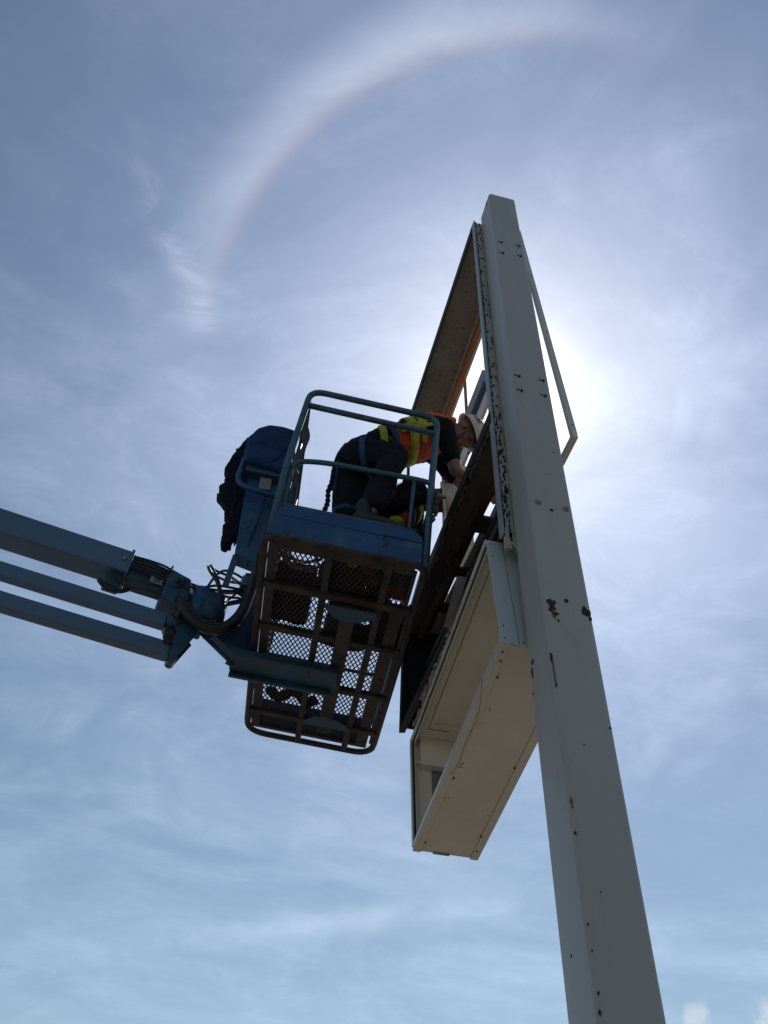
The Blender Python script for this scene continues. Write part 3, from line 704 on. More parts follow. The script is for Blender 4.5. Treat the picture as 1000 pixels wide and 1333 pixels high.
m = MB(); m.prism([J(-.19, .08, .12), J(-.08, .075, .12), J(-.005, -.005, .12), J(-.085, -.20, .12), J(-.13, -.20, .12), J(-.14, -.02, .12)], JF @ (JN * .014)); jpart(m, 'rear_plate', 'blue_d', lk, bevel=.004)
# jib rotator between boom head and basket arm
m = MB(); m.tube([J(-.03, .10, .06), J(-.03, .355, .06)], .085, 22); ro = jpart(m, 'rotator', 'blue', bevel=0)
m = MB(); m.tube([J(.045, .13, .06), J(.045, .32, .06)], .10, 22); jpart(m, 'rotator_drum', 'blue_d', ro)
m = MB(); m.tube([J(.045, .325, .06), J(.045, .345, .06)], .065, 18); m.tube([J(-.03, .36, .06), J(-.03, .375, .06)], .05, 18); jpart(m, 'rotator_cap', 'blue', ro)
jpart(jbox(-.12, .03, .055, .105, -.02, .14), 'rotator_foot', 'blue_d', ro, bevel=.01)
for k in range(6):
    t = k * math.pi / 3; m = MB(); p = J(.045 + .075 * math.cos(t), .128, .06 + .075 * math.sin(t)); m.ball(p, .009, 8, 5); jpart(m, 'rotator_bolt', 'steel', ro)
# slotted plate from rotator down to the support arm
def bar2(p, q, w, h): 
    m = MB(); m.bar(p, q, w, h, up=tuple(JF @ JN)); return m
mp_ = jpart(bar2(J(-.075, .071, .0), J(.245, -.137, .0), .024, .014), 'mount_plate', 'blue_d')
jpart(bar2(J(.03, .088, .0), J(.275, -.070, .0), .034, .014), 'upper_web', 'blue_d', mp_)
jpart(bar2(J(.01, .115, .0), J(.065, -.01, .0), .060, .0142), 'slot_end', 'blue_d', mp_)
jpart(bar2(J(.255, -.05, .0), J(.225, -.155, .0), .050, .0142), 'slot_end', 'blue_d', mp_)
m = MB(); m.hexa([J(.10, .075, .012), J(.32, -.06, .012), J(.32, -.06, .16), J(.10, .075, .16), J(.10, .14, .0), J(.30, .16, .0), J(.30, .16, .16), J(.10, .14, .16)]); jpart(m, 'mount_block', 'blue_d', mp_, bevel=.008)
m = MB(); m.hexa([J(.265, -.12, .02), J(.35, -.12, .02), J(.37, -.12, .14), J(.28, -.12, .14), J(.20, .58, -.02), J(.33, .62, -.02), J(.35, .62, .10), J(.22, .58, .10)]); jpart(m, 'mount_mast', 'blue_d', mp_, bevel=.008)
for z0, z1 in ((.30, .40), (.42, .47)):
    jpart(bar2(J(.07, z0 - .03, .03), J(.26, z1, .03), .030, .012), 'mast_brace', 'blue_d', mp_)
# hoses looping from boom head to the basket
def hose(pts, r, mt='rubber', nm='hydraulic_hose', n=7):
    m = MB(); m.tube(spline(pts, n), r, 9); return jpart(m, nm, mt)
big = hose([J(-.17, .20, -.03), J(-.10, .06, -.06), J(.02, -.01, -.08), J(.13, .02, -.09), J(.215, .15, -.10), J(.245, .33, -.10), J(.26, .52, -.10), J(.30, .75, -.09), J(.33, .88, -.06)], .028)
hose([J(-.15, .22, -.02), J(-.07, .10, -.05), J(.03, .045, -.06), J(.12, .07, -.06), J(.19, .17, -.08), J(.225, .34, -.08), J(.24, .55, -.08)], .016)
hose([J(-.16, .36, .03), J(-.08, .34, .0), J(.04, .41, .0), J(.13, .43, .0), J(.22, .46, .02)], .0085)
hose([J(-.15, .385, .03), J(-.05, .355, .0), J(.06, .36, -.02), J(.15, .39, -.02), J(.22, .39, .0)], .0085)
hose([J(.10, .20, -.02), J(.06, .38, -.03), J(-.015, .52, -.02), J(-.030, .555, .0), J(.02, .545, .02), J(.12, .535, .02), J(.21, .50, .02)], .0085)
hose([J(.085, .20, -.02), J(.045, .38, -.03), J(-.03, .49, -.02), J(-.045, .54, .0), J(.0, .52, .03), J(.11, .50, .03), J(.20, .52, .03)], .0085, 'hose_grey')
hose([J(-.02, .36, .0), J(.01, .46, -.01), J(.06, .55, .0), J(.14, .565, .01), J(.22, .55, .02)], .0085)
hose([J(.13, .32, .0), J(.17, .38, -.02), J(.20, .45, -.02), J(.24, .50, .0)], .007)
hose([J(.02, .35, .0), J(.12, .33, -.02), J(.2, .35, -.02), J(.26, .34, .0)], .008)
hose([J(-.62, .26, .0), J(-.50, .20, .02), J(-.38, .20, .0), J(-.25, .21, .0)], .009)
hose([J(-.66, .20, .04), J(-.60, .165, .05), J(-.52, .17, .05), J(-.46, .22, .05)], .016, 'rubber', 'cable_clamp')
jpart(jbox(-.63, -.53, .19, .29, .04, .13), 'boom_bracket', 'blue_d', bm1, bevel=.01)
for sv in (-.37, -.285):
    m = MB(); m.tube([J(sv, .26, .02), J(sv + .01, .17, .0)], .004, 6); jpart(m, 'tie_rod', 'rubber', bm2)
m = MB(); m.hexa([J(.19, .475, -.02), J(.25, .475, -.02), J(.25, .475, .04), J(.19, .475, .04), J(.19, .555, -.02), J(.25, .555, -.02), J(.25, .555, .04), J(.19, .555, .04)]); jpart(m, 'hose_manifold', 'steel', big, bevel=.004)
m = MB(); m.tube([J(.13, .50, .0), J(.20, .485, .0)], .012, 8); jpart(m, 'hose_fitting', 'steel', big)

# ================================================================== COVER AND JACKET ON THE CONSOLE
cov_o = [(-.055, 1.243), (-.158, 1.262), (-.239, 1.252), (-.300, 1.205), (-.341, 1.080), (-.335, .948), (-.304, .850), (-.169, .835), (-.042, .812), (-.018, .929), (-.022, 1.10)]
cov = thing('canvas_cover', 'royal blue canvas cover draped over the control box at the basket', 'cover', (-.17, .45, .8), BF_)
m = MB(); n0 = len(cov_o); ys = [(.26, .90), (.275, .985), (.33, 1.0), (.52, 1.0), (.62, .95)]
cx, cz = -.18, 1.03
m.add([(cx + (x - cx) * f, y, cz + (z - cz) * f) for y, f in ys for x, z in cov_o],
      [tuple(range(n0))] + [tuple(4 * n0 + i for i in range(n0))] + [(j * n0 + i, j * n0 + (i + 1) % n0, (j + 1) * n0 + (i + 1) % n0, (j + 1) * n0 + i) for j in range(4) for i in range(n0)])
part(m, 'cloth', 'cover', cov, remesh=.010, sm_it=5, wrinkle=(.022, .13))
m = MB(); m.tube(spline([(-.33, .285, 1.02), (-.25, .262, 1.045), (-.15, .262, 1.01), (-.05, .27, 1.03)]), .007, 6); part(m, 'seam_fold', 'cover', cov)
m = MB(); m.tube(spline([(-.10, .262, .98), (-.115, .262, .93), (-.16, .265, .86), (-.15, .27, .84)]), .009, 6); m.tube(spline([(-.04, .27, 1.14), (-.10, .262, .98)]), .006, 6); part(m, 'seam_fold', 'cover', cov)
jk_o = [(-.376, 1.250), (-.405, 1.13), (-.432, 1.017), (-.448, .901), (-.405, .853), (-.420, .81), (-.405, .777), (-.430, .725), (-.409, .68), (-.432, .650), (-.401, .622), (-.360, .585), (-.328, .54), (-.340, .50), (-.317, .46), (-.300, .431),
        (-.325, .394), (-.296, .345), (-.305, .30), (-.292, .250), (-.262, .245), (-.252, .267), (-.236, .262), (-.236, .30), (-.247, .391), (-.228, .340), (-.222, .30), (-.214, .351), (-.217, .484), (-.235, .692), (-.265, .96), (-.27, 1.20)]
jk = thing('jacket', 'black navy jacket hanging in folds off the left side of the control box', 'jacket', (-.33, .5, .3), BF_)
m = MB(); n0 = len(jk_o); ys = [(.41, .96, .0), (.43, 1.0, .0), (.465, 1.0, .0), (.49, .95, .01)]
cx, cz = -.33, .80
m.add([(cx + (x - cx) * f + .004 * math.sin(z * 50 + y * 30), y, cz + (z - cz) * (1 - (1 - f) * .3)) for y, f, o_ in ys for x, z in jk_o],
      [tuple(range(n0))] + [tuple(3 * n0 + i for i in range(n0))] + [(j * n0 + i, j * n0 + (i + 1) % n0, (j + 1) * n0 + (i + 1) % n0, (j + 1) * n0 + i) for j in range(3) for i in range(n0)])
part(m, 'cloth', 'jacket', jk, remesh=.0055, sm_it=1, wrinkle=(.010, .05))
m = MB(); m.tube(spline([(-.30, .34, .52), (-.27, .335, .40), (-.285, .34, .28)]), .006, 6); part(m, 'sleeve_edge', 'navy', jk)
m = MB(); m.tube(spline([(-.40, .37, 1.05), (-.33, .342, .90), (-.32, .342, .70), (-.28, .342, .52)]), .010, 6); part(m, 'fold', 'jacket', jk)

# ================================================================== PEOPLE (basket-local coordinates)
def cap(m, p, rp, q, rq, n=6, f=None):
    p, q = Vector(p), Vector(q)
    pts = []; rs = []
    dd = (q - p).normalized()
    for k in range(-3, 0): 
        t = (3 + k) / 3.0; ang_ = (1 - t) * math.pi / 2; pts.append(p - dd * rp * math.sin(ang_)); rs.append(max(rp * math.cos(ang_), rp * .05))
    for k in range(n + 1):
        t = k / n; pts.append(p.lerp(q, t)); rs.append(rp + (rq - rp) * t)
    for k in range(1, 4):
        ang_ = k / 3 * math.pi / 2; pts.append(q + dd * rq * math.sin(ang_)); rs.append(max(rq * math.cos(ang_), rq * .05))
    if f is not None: m.tube(pts, rs, 14, flat=f)
    else: m.tube(pts, rs, 12)
def head_frame(c, crown, face):
    u = Vector(crown).normalized(); f = Vector(face); f = (f - u * f.dot(u)).normalized(); r = f.cross(u)
    return Matrix(((f.x, r.x, u.x, c[0]), (f.y, r.y, u.y, c[1]), (f.z, r.z, u.z, c[2]), (0, 0, 0, 1)))
def add_head(m, H):
    """head solid in frame H: x = face direction, z = crown"""
    R3 = H.to_3x3()
    def B(c, r): m.ball(H @ Vector(c), r, 16, 10, rot=R3)
    B((-.005, 0, .035), (.098, .078, .095)); B((.030, 0, -.035), (.062, .060, .085)); B((.062, 0, -.092), (.026, .032, .022))
    B((.078, 0, .022), (.022, .056, .012)); B((.100, 0, -.022), (.016, .014, .026)); B((.112, 0, -.034), (.013, .015, .011))
    B((.086, 0, -.066), (.014, .026, .013)); B((.050, .045, -.028), (.034, .020, .026)); B((.050, -.045, -.028), (.034, .020, .026))
    for sg in (1, -1): B((-.008, sg * .080, -.010), (.020, .008, .032))
def helmet(root, H, text_side, nm='helmet', txt='BELL', tpos=(.02, .0), tang=0.0):
    R3 = H.to_3x3()
    m = MB(); nu, nv = 32, 10; vs = []
    for j in range(nv + 1):
        ph = math.pi / 2 * (j / nv) ** .9
        for i in range(nu):
            t = 2 * math.pi * i / nu
            rr = math.cos(ph) ** .85 if j < nv else 0.02
            ridge = 1 + .03 * (abs(math.sin(t)) < .25) * (j > 2)
            vs.append(H @ Vector((.128 * rr * math.cos(t) - .004, .108 * rr * math.sin(t), .040 + .118 * math.sin(ph) * ridge)))
    fs = [(j * nu + i, j * nu + (i + 1) % nu, (j + 1) * nu + (i + 1) % nu, (j + 1) * nu + i) for j in range(nv) for i in range(nu)]
    fs.append(tuple(nv * nu + k for k in range(nu)))
    m.add(vs, fs, True)
    hp = m.build(nm, 'helmet', root)
    md = hp.modifiers.new('shell', 'SOLIDIFY'); md.thickness = .004
    m = MB(); vs = []
    for k, (ro_, zz) in enumerate(((1.0, .042), (1.04, .036), (1.10, .030), (1.09, .026), (1.0, .034))):
        for i in range(nu):
            t = 2 * math.pi * i / nu; ex = (max(0, math.cos(t)) ** 3) * .035 * (k in (2, 3)) + (max(0, math.cos(t)) ** 3) * .016 * (k == 1)
            vs.append(H @ Vector((.128 * ro_ * math.cos(t) - .004 + ex, .108 * ro_ * math.sin(t), zz - ex * .25)))
    m.add(vs, [(j * nu + i, j * nu + (i + 1) % nu, (j + 1) * nu + (i + 1) % nu, (j + 1) * nu + i) for j in range(4) for i in range(nu)], True)
    b = m.build('brim', 'helmet', root); sub(hp, b)
    # raised lettering band: small flat letters following the shell
    return hp
def letters(root, under, body, H, pos, size, mt='print', spin=0.0):
    cu = bpy.data.curves.new('lettering', 'FONT'); cu.body = body; cu.size = size; cu.extrude = .0006; cu.align_x = 'CENTER'; cu.align_y = 'CENTER'; cu.offset = .0008
    tmp = bpy.data.objects.new('lettering_curve', cu)
    me = bpy.data.meshes.new_from_object(tmp); bpy.data.objects.remove(tmp); bpy.data.curves.remove(cu)
    me.materials.clear(); me.materials.append(M[mt])
    o = bpy.data.objects.new('lettering', me); COL.objects.link(o)
    # outward normal on the shell at pos (angle t, height angle ph)
    t, ph = pos
    n = Vector((math.cos(ph) * math.cos(t) / .128, math.cos(ph) * math.sin(t) / .108, math.sin(ph) / .118)).normalized()
    p = Vector((.128 * math.cos(ph) ** .85 * math.cos(t) - .004, .108 * math.cos(ph) ** .85 * math.sin(t), .040 + .118 * math.sin(ph))) + n * .004
    up_v = Vector((0, 0, 1)); x = up_v.cross(n).normalized(); y = n.cross(x)
    q = Matrix(((x.x, y.x, n.x, p.x), (x.y, y.y, n.y, p.y), (x.z, y.z, n.z, p.z), (0, 0, 0, 1))) @ Matrix.Rotation(spin, 4, 'Z')
    o.parent = under
    o.matrix_local = Matrix.Translation(-Vector(root['base'])) @ H @ q
    return o
def hand(m, wrist, dirn, palm_n, L_=.175, curl=.5):
    """palm and five fingers added to mesh m; dirn = hand direction, palm_n = palm normal"""
    w = Vector(wrist); dv = Vector(dirn).normalized(); nn = Vector(palm_n); nn = (nn - dv * nn.dot(dv)).normalized(); sd_ = dv.cross(nn)
    pc = w + dv * .045
    cap(m, w, .024, pc + dv * .035, .030, f=(tuple(nn), 1.25, .62))
    for k, (off, ln) in enumerate(((-.033, .058), (-.012, .072), (.011, .068), (.031, .052))):
        a = w + dv * .080 + sd_ * off; cur = dv
        for sgm in range(3):
            ca = curl * (.5 + .45 * sgm); nd = (dv * math.cos(ca) + nn * math.sin(ca)).normalized()
            b = a + nd * ln * (.42, .32, .26)[sgm]; cap(m, a, .0092 - .0008 * sgm, b, .0086 - .0008 * sgm, 2); a = b
    a = w + dv * .025 - sd_ * .026
    b = a + (dv * .6 - sd_ * .7 + nn * .3).normalized() * .040; cap(m, a, .013, b, .011, 2)
    cap(m, b, .0105, b + (dv * .8 - sd_ * .1 + nn * .4).normalized() * .032, .009, 2)
def boot(root, heel, toe, upv=(0, 0, 1)):
    h, t = Vector(heel), Vector(toe); dv = (t - h).normalized(); u = Vector(upv)
    m = MB(); F = (tuple(u), 1.0, .9)
    cap(m, h + u * .055, .046, h + dv * .09 + u * .060, .046, f=F); cap(m, h + dv * .09 + u * .060, .046, t - dv * .05 + u * .038, .044, f=(tuple(u), 1.05, .80))
    cap(m, h + dv * .02 + u * .07, .047, h + dv * .015 + u * .17, .050)
    o = m.build('boot', 'boot', root, remesh=.007, sm_it=4)
    m = MB(); sd_ = dv.cross(u).normalized(); pts = []
    for k in range(20):
        tt = 2 * math.pi * k / 20; lx_ = .148 * math.cos(tt); wx = .046 * math.sin(tt) * (1.08 if math.cos(tt) > 0 else .92)
        pts.append(h + dv * (.098 + lx_) + sd_ * wx)
    m.prism(pts, u * .022); s2 = m.build('sole', 'rubber', root, bevel=.004); sub(o, s2)
    return o

# ---------------- worker bending over into the sign
w1 = thing('person', 'worker in white helmet and orange lime vest bending over the rail into the open sign', 'person', (.42, .30, .02), BF_)
pel = Vector((.40, .27, 1.05)); wst = Vector((.53, .27, 1.22)); che = Vector((.74, .27, 1.40)); shl = Vector((.89, .27, 1.485)); nck = Vector((.965, .27, 1.515))
hipN, hipF = Vector((.40, .185, 1.01)), Vector((.37, .36, 1.00))
knN, anN = Vector((.610, .085, .960)), Vector((.535, .062, .40))
knF, anF = Vector((.405, .35, .52)), Vector((.40, .37, .13))
shN, elN, wrN = Vector((.90, .13, 1.42)), Vector((1.02, .22, 1.12)), Vector((1.23, .34, 1.10))
shF, elF, wrF = Vector((.90, .42, 1.47)), Vector((1.10, .50, 1.32)), Vector((1.27, .42, 1.28))
H1 = head_frame((1.060, .235, 1.545), (.86, -.10, .50), (.47, .22, -.86))
m = MB()
cap(m, pel, .115, wst, .105, f=((0, 0, 1), 1.35, .9)); cap(m, wst, .105, che, .120, f=((-.5, 0, .85), 1.35, .9)); cap(m, che, .120, shl, .10, f=((-.5, 0, .85), 1.5, .85))
cap(m, shl, .07, nck, .055); cap(m, nck, .055, H1 @ Vector((-.02, 0, -.05)), .055)
add_head(m, H1)
for hp_, kn, an in ((hipN, knN, anN), (hipF, knF, anF)):
    cap(m, hp_, .085, kn, .058); cap(m, kn, .056, an, .036)
for sh, el, wr in ((shN, elN, wrN), (shF, elF, wrF)):
    cap(m, shl.lerp(sh, .4), .062, sh, .056); cap(m, sh, .050, el, .040); cap(m, el, .038, wr, .024)
hand(m, wrN, (.8, .4, .1), (0, .2, -1)); hand(m, wrF, (.9, -.1, .3), (0, 0, -1))
body = m.build('body', 'skin', w1, remesh=.0075, sm_it=2)
# face details
for sg in (1, -1):
    m = MB(); m.ball(H1 @ Vector((.083, sg * .030, .003)), .0085, 10, 6); e = m.build('eye', 'eye', w1); sub(body, e)
m = MB(); m.ball(H1 @ Vector((.099, 0, -.063)), (.006, .022, .005), 12, 6, rot=H1.to_3x3()); m.ball(H1 @ Vector((.097, 0, -.072)), (.007, .019, .006), 12, 6, rot=H1.to_3x3()); e = m.build('lips', 'lip', w1); sub(body, e)
m = MB()
for sg in (1, -1): m.tube(spline([H1 @ Vector((.090, sg * .012, .026)), H1 @ Vector((.094, sg * .030, .030)), H1 @ Vector((.080, sg * .048, .024))], 4), .0035, 6)
e = m.build('eyebrows', 'eye', w1); sub(body, e)
# trousers
m = MB()
cap(m, pel + Vector((-.02, 0, .0)), .135, wst + Vector((-.02, 0, -.02)), .122, f=((0, 0, 1), 1.28, .95))
for hp_, kn, an in ((hipN, knN, anN + Vector((0, 0, .06))), (hipF, knF, anF)):
    cap(m, hp_, .124, kn, .090); cap(m, kn, .088, an, .074)
m.build('trousers', 'navy', w1, remesh=.008, sm_it=2, wrinkle=(.030, .075))
# shirt with short sleeves
m = MB()
cap(m, wst + Vector((-.03, 0, .02)), .118, che, .134, f=((-.5, 0, .85), 1.30, .92)); cap(m, che, .134, shl, .112, f=((-.5, 0, .85), 1.5, .88)); cap(m, shl, .080, nck + Vector((-.01, 0, .01)), .066)
for sh, el in ((shN, elN), (shF, elF)):
    cap(m, shl.lerp(sh, .4), .085, sh, .074); cap(m, sh, .072, sh.lerp(el, .72), .060)
m.build('shirt', 'shirt', w1, remesh=.009, sm_it=3, wrinkle=(.022, .05))
# vest shell over the chest
m = MB()
v0 = wst.lerp(che, .36); v1 = shl.lerp(nck, .20) + Vector((-.02, 0, .0))
cap(m, v0, .130, che, .147, f=((-.5, 0, .85), 1.24, .95)); cap(m, che, .147, v1, .122, f=((-.5, 0, .85), 1.22, .90))
vest = m.build('vest', 'orange', w1, remesh=.009, sm_it=3, wrinkle=(.014, .05))
ax = (shl - wst).normalized(); vu = Vector((-.5, 0, .85)).normalized(); vs_ = ax.cross(vu).normalized()
def sgn_(v): return 1 if v.y > 0 else -1
def torso_band(root, under, nm, mt, c, w, rx, ry, a0, a1, tilt=(0, 0), th=.004, n=22):
    m = MB(); pts = []
    for k in range(n + 1):
        t = a0 + (a1 - a0) * k / n
        pts.append((c + vs_ * (rx * math.cos(t)) + vu * (ry * math.sin(t)) + ax * (tilt[0] * math.cos(t) + tilt[1] * math.sin(t)), (vs_ * math.cos(t) + vu * math.sin(t)).normalized()))
    vs = []
    for p, nrm in pts:
        for (a_, b_) in ((-w / 2, 0), (w / 2, 0), (w / 2, th), (-w / 2, th)): vs.append(p + ax * a_ + nrm * b_)
    fs = [(i * 4 + k, i * 4 + (k + 1) % 4, (i + 1) * 4 + (k + 1) % 4, (i + 1) * 4 + k) for i in range(n) for k in range(4)]
    fs += [(0, 1, 2, 3), tuple(n * 4 + k for k in (3, 2, 1, 0))]
    m.add(vs, fs, True); o = m.build(nm, mt, root)
    if under: sub(under, o)
    return o
sgn = 1 if vs_.y > 0 else -1      # side facing the viewer is -y
A_near = math.pi if sgn > 0 else 0.0
torso_band(w1, vest, 'lime_panel', 'lime', che - ax * .075, .070, .187, .136, 0, 2 * math.pi, (.0, .01))
m = MB()
for q0, q1, w_ in (((-.17, -.045), (.07, -.050), .044),):
    vs2 = []
    for k in range(9):
        t = k / 8; al = q0[0] + (q1[0] - q0[0]) * t; uu = q0[1] + (q1[1] - q0[1]) * t
        for e in (-w_ / 2, w_ / 2):
            u_ = uu + e; vs2.append(che + ax * al + vu * u_ + vs_ * (-sgn_(vs_)) * (.203 * math.sqrt(max(.05, 1 - (u_ / .155) ** 2))))
    o_ = [p + vs_ * sgn_(vs_) * .012 for p in vs2]
    m.add(vs2 + o_, [(2 * i, 2 * i + 1, 2 * i + 3, 2 * i + 2) for i in range(8)] + [(18 + 2 * i, 18 + 2 * i + 2, 18 + 2 * i + 3, 18 + 2 * i + 1) for i in range(8)] + [(0, 18, 19, 1), (16, 17, 35, 34)] + [(2 * i, 2 * i + 2, 20 + 2 * i, 18 + 2 * i) for i in range(8)] + [(2 * i + 1, 19 + 2 * i, 21 + 2 * i, 2 * i + 3) for i in range(8)])
lp = m.build('lime_tape', 'lime', w1); sub(vest, lp)
torso_band(w1, vest, 'silver_tape', 'lime', che - ax * .015, .038, .194, .149, A_near - 1.1, A_near + .5, (0, .0))
# harness
torso_band(w1, None, 'harness_belt', 'strap', wst + ax * .055, .040, .160, .134, 0, 2 * math.pi, (0, .0), .006)
torso_band(w1, None, 'waist_pad', 'lime', wst - ax * .015 + Vector((-.015, 0, .01)), .052, .174, .142, A_near - 1.9, A_near + .25, (0, .03), .010)
m = MB(); cap(m, (.84, .20, 1.555), .040, (.99, .225, 1.590), .026); cap(m, (.84, .33, 1.555), .040, (.99, .30, 1.590), .026); cap(m, (.86, .265, 1.575), .040, (.995, .262, 1.600), .026)
cap(m, (.80, .155, 1.535), .040, (.965, .165, 1.565), .026)
co = m.build('vest_collar', 'orange', w1, remesh=.007, sm_it=3); sub(vest, co)
m = MB(); c_ = wst + ax * .115 + vs_ * (-sgn) * .176 + vu * -.02
for k in (-1, 0, 1): m.bar(c_ + ax * (.013 * k) - vu * .026, c_ + ax * (.013 * k) + vu * .026, .006, .010, up=tuple(vs_))
m.bar(c_ - ax * .02 + vu * .026, c_ + ax * .02 + vu * .026, .010, .006, up=tuple(vs_)); m.bar(c_ - ax * .02 - vu * .026, c_ + ax * .02 - vu * .026, .010, .006, up=tuple(vs_))
m.build('buckle', 'buckle', w1, bevel=.002)
m = MB(); m.tube(spline([che + ax * .02 + vs_ * -sgn * .185 + vu * .04, che + ax * .015 + vs_ * -sgn * .192 - vu * .03, che + ax * .05 + vs_ * -sgn * .190 - vu * .05, che + ax * .085 + vs_ * -sgn * .185 - vu * .01]), .0055, 7); m.build('cord_loop', 'rubber', w1)
def limb_ring(root, c, axis, r, w, mt, nm, th=.006):
    axis = Vector(axis).normalized(); x, y = orth(axis); m = MB(); vs = []; n = 24
    for k in range(n):
        t = 2 * math.pi * k / n; dn = x * math.cos(t) + y * math.sin(t)
        for a_, b_ in ((-w / 2, 0), (w / 2, 0), (w / 2, th), (-w / 2, th)): vs.append(Vector(c) + axis * a_ + dn * (r + b_))
    m.add(vs, [(i * 4 + k, i * 4 + (k + 1) % 4, ((i + 1) % n) * 4 + (k + 1) % 4, ((i + 1) % n) * 4 + k) for i in range(n) for k in range(4)], True)
    return m.build(nm, mt, root)
limb_ring(w1, hipF.lerp(knF, .80) , knF - hipF, .094, .040, 'strap', 'leg_strap')
limb_ring(w1, hipN.lerp(knN, .22), (knN - hipN) + Vector((0, 0, .06)), .122, .040, 'strap', 'leg_strap')
m = MB(); m.tube(spline([(.30, .225, 1.16), (.268, .215, 1.02), (.262, .22, .86), (.275, .235, .70)], 8), .014, 8, flat=((0, 1, 0), 1.5, .4)); m.build('harness_strap', 'strap', w1)
m = MB(); pts = spline([(.268, .22, 1.05), (.255, .22, .90), (.262, .22, .78), (.255, .21, .66), (.268, .20, .55), (.262, .20, .47)], 8)
m.tube(pts, [.014 + .004 * math.sin(k * 1.9) for k in range(len(pts))], 8); m.build('lanyard', 'jacket', w1)
hel1 = helmet(w1, H1, 1)
letters(w1, hel1, 'BELL', H1, (-math.pi / 2 - .15 if (H1.to_3x3() @ Vector((0, 1, 0))).y > 0 else math.pi / 2 + .15, .42), .040)
m = MB(); m.tube([H1 @ Vector(p) for p in ((.03, .082, .035), (.045, .070, -.05), (.066, .03, -.108), (.066, -.03, -.108), (.045, -.070, -.05), (.03, -.082, .035))], .0045, 6); m.build('chin_strap', 'strap', w1)
boot(w1, (.475, .058, .262), (.76, .052, .250)); boot(w1, (.335, .38, .022), (.62, .37, .022))
limb_ring(w1, wrN - (wrN - elN).normalized() * .02, wrN - elN, .029, .012, 'steel', 'watch_band')

# ---------------- worker crouching lower down
w2 = thing('person', 'crouching worker with tilted white helmet reaching low behind the basket corner post', 'person', (.60, .62, .02), BF_)
p2 = Vector((.50, .56, .52)); c2 = Vector((.66, .49, .93)); s2v = Vector((.79, .49, 1.05)); n2 = Vector((.88, .48, 1.05))
H2 = head_frame((.962, .455, 1.05), (.96, -.24, .16), (-.05, -.15, -.98))
hN, hF = Vector((.52, .47, .50)), Vector((.50, .66, .50))
kN, aN = Vector((.80, .30, .50)), Vector((.67, .21, .12))
kF, aF = Vector((.84, .80, .10)), Vector((.52, .82, .10))
sN, eN, wN = Vector((.76, .36, 1.01)), Vector((.68, .28, .72)), Vector((.84, .20, .76))
sF, eF, wF = Vector((.83, .64, .95)), Vector((.90, .66, .68)), Vector((.90, .46, .74))
m = MB()
cap(m, p2, .12, p2.lerp(c2, .5), .105, f=((-.7, 0, .7), 1.3, .9)); cap(m, p2.lerp(c2, .5), .105, s2v, .105, f=((-.7, 0, .7), 1.4, .88))
cap(m, s2v, .07, n2, .055); cap(m, n2, .055, H2 @ Vector((-.02, 0, -.05)), .055); add_head(m, H2)
for a_, b_, c_ in ((hN, kN, aN), (hF, kF, aF)): cap(m, a_, .085, b_, .058); cap(m, b_, .056, c_, .036)
for a_, b_, c_ in ((sN, eN, wN), (sF, eF, wF)): cap(m, s2v.lerp(a_, .4), .06, a_, .055); cap(m, a_, .050, b_, .040); cap(m, b_, .038, c_, .024)
hand(m, wN, (.8, -.1, .5), (.3, .9, -.1)); hand(m, wF, (.2, -.4, .9), (1, 0, 0))
body2 = m.build('body', 'skin', w2, remesh=.0075, sm_it=2)
m = MB(); cap(m, p2, .138, p2.lerp(c2, .35), .122, f=((-.7, 0, .7), 1.28, .92))
for a_, b_, c_ in ((hN, kN, aN), (hF, kF, aF)): cap(m, a_, .112, b_, .082); cap(m, b_, .080, c_, .066)
m.build('trousers', 'navy', w2, remesh=.009, sm_it=3, wrinkle=(.028, .06))
m = MB(); cap(m, p2.lerp(c2, .3), .120, s2v, .122, f=((-.7, 0, .7), 1.42, .9)); cap(m, s2v, .08, n2, .064)
for a_, b_ in ((sN, eN), (sF, eF)): cap(m, s2v.lerp(a_, .4), .085, a_, .074); cap(m, a_, .070, b_, .056); cap(m, b_, .055, wN if b_ is eN else wF, .036)
m.build('shirt', 'shirt', w2, remesh=.009, sm_it=3, wrinkle=(.022, .05))
m = MB(); cap(m, p2.lerp(c2, .45), .132, s2v - Vector((.02, 0, .03)), .132, f=((-.7, 0, .7), 1.26, .93)); vest2 = m.build('vest', 'orange', w2, remesh=.009, sm_it=3, wrinkle=(.014, .05))
ax = (s2v - p2).normalized(); vu = Vector((-.7, 0, .7)); vu = (vu - ax * vu.dot(ax)).normalized(); vs_ = ax.cross(vu).normalized()
torso_band(w2, vest2, 'lime_panel', 'lime', p2.lerp(s2v, .86), .05, .175, .128, 0, 6.283, (.02, 0))
torso_band(w2, None, 'harness_strap', 'strap', p2.lerp(s2v, .73), .035, .182, .135, 0, 6.283, (.05, .02))
m = MB(); m.ball((.70, .30, .62), (.05, .03, .03), 12, 8); m.build('vest_pocket', 'lime', w2)
hel2 = helmet(w2, H2, 1)
letters(w2, hel2, 'BELL', H2, (.30, .85), .036, spin=.4)
for sg in (1, -1):
    m = MB(); m.ball(H2 @ Vector((.083, sg * .030, .003)), .0085, 10, 6); e = m.build('eye', 'eye', w2); sub(body2, e)
boot(w2, (.57, .22, .022), (.84, .17, .022)); boot(w2, (.42, .84, .022), (.68, .84, .022))

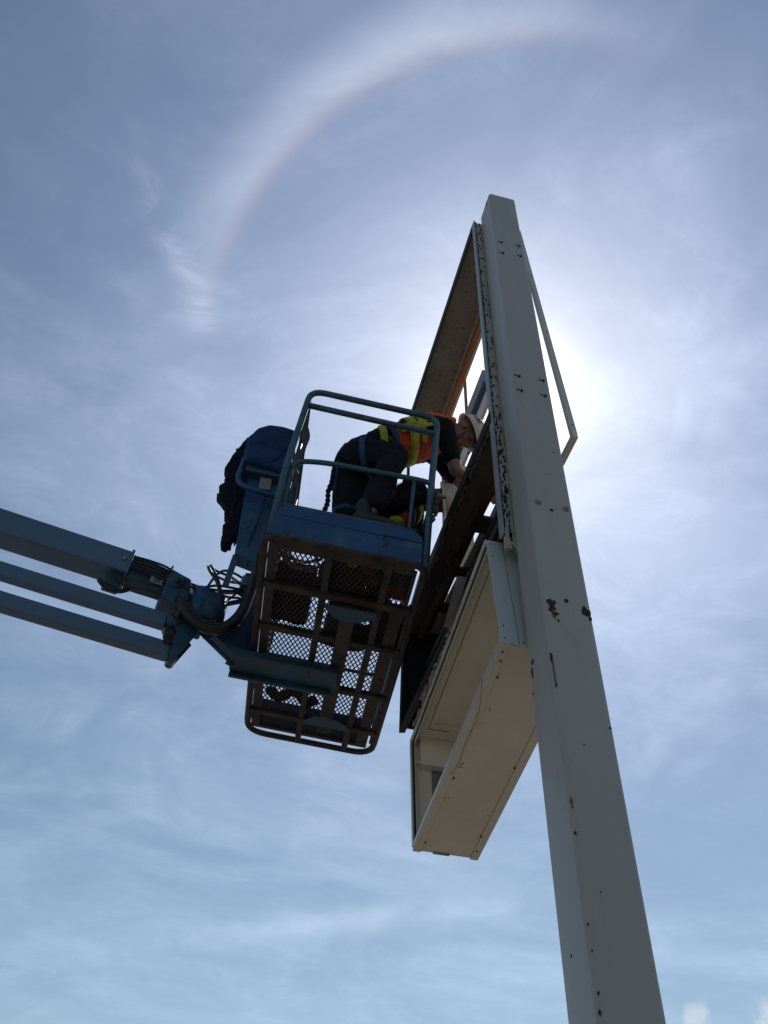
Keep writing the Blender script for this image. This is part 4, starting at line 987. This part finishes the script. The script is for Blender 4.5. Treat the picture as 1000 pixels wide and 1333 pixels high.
# ================================================================== THINGS LYING IN THE BASKET
tb = thing('tool_bag', 'dark canvas tool bag standing on the mesh floor near the basket arm', 'bag', (.16, .60, .02), BF_)
m = MB(); m.box((.06, .44, .022), (.29, .74, .25)); part(m, 'bag_body', 'jacket', tb, remesh=.012, sm_it=5, wrinkle=(.03, .08))
m = MB(); m.tube(spline([(.10, .46, .23), (.12, .50, .34), (.16, .60, .36), (.2, .70, .33), (.22, .73, .23)]), .011, 8); part(m, 'handle', 'rubber', tb)
cc = thing('cable_coil', 'grey coil of electrical cable lying on the floor by the near toe board', 'cable', (.24, .16, .02), BF_)
m = MB(); pts = []
rn = random.Random(9)
for k in range(150):
    t = k * .30; r = .095 + .025 * math.sin(k * .37) + rn.uniform(-.004, .004); pts.append((.20 + r * 1.15 * math.cos(t), .175 + r * .85 * math.sin(t), .030 + .05 * abs(math.sin(k * .11))))
m.tube(pts, .0050, 6); part(m, 'loops', 'steel', cc)
rg = thing('rag', 'crumpled black rag lying toward the low end of the basket floor', 'rag', (.2, 1.52, .02), BF_)
m = MB(); rn = random.Random(4)
for k in range(10): m.ball((.13 + .045 * k * .7, 1.50 + .05 * math.sin(k), .045), (.04, .05, .024), 10, 6)
part(m, 'cloth', 'jacket', rg, remesh=.008, sm_it=2, wrinkle=(.03, .04))
dr = thing('cordless_drill', 'red and black cordless drill lying on the mesh between the boots', 'drill', (.58, .18, .03), BF_)
m = MB(); m.tube([(.55, .16, .055), (.66, .20, .055), (.70, .215, .055)], [.030, .028, .016], 12); part(m, 'motor_housing', 'red', dr)
m = MB(); m.bar((.58, .17, .05), (.54, .27, .05), .040, .032); m.bar((.55, .26, .045), (.52, .33, .045), .07, .05); part(m, 'grip', 'rubber', dr, bevel=.008)
m = MB(); m.tube([(.70, .215, .055), (.735, .228, .055)], .009, 8); part(m, 'chuck', 'steel', dr)
tm = thing('tape_measure', 'yellow tape measure lying on the basket floor beside the drill', 'tape measure', (.47, .10, .03), BF_)
m = MB(); m.tube([(.49, .12, .022), (.49, .12, .055)], .030, 16); part(m, 'case', 'yellow', tm, bevel=.004)
m = MB(); m.tube([(.49, .12, .0545), (.49, .12, .058)], .018, 14); part(m, 'face_disc', 'rubber', tm)
bd = thing('plywood_board', 'short weathered plywood board leaning inside the right side of the basket', 'board', (.80, 1.0, .02), BF_)
m = MB(); m.box((.845, .95, .03), (.858, 1.80, .30)); part(m, 'board_panel', 'wood', bd, bevel=.002)
tr = thing('toolbox', 'dark metal toolbox on the basket floor under the crouching worker', 'toolbox', (.42, .55, .02), BF_)
m = MB(); m.box((.40, .46, .022), (.60, .62, .14)); part(m, 'tray', 'boot', tr, bevel=.006)
m = MB(); m.tube(fillet([(.42, .54, .14), (.42, .54, .20), (.58, .54, .20), (.58, .54, .14)], .02, 3), .007, 8); part(m, 'handle', 'steel', tr)
po = thing('tool_pouch', 'small orange tool pouch on the mesh at the near right basket corner', 'pouch', (.76, .24, .02), BF_)
m = MB(); m.box((.695, .225, .022), (.825, .345, .10)); part(m, 'pouch_body', 'red', po, remesh=.009, sm_it=4, wrinkle=(.02, .05))
m = MB(); m.tube(spline([(.71, .28, .09), (.73, .28, .13), (.79, .28, .13), (.81, .28, .09)]), .006, 6); part(m, 'loop', 'rubber', po)
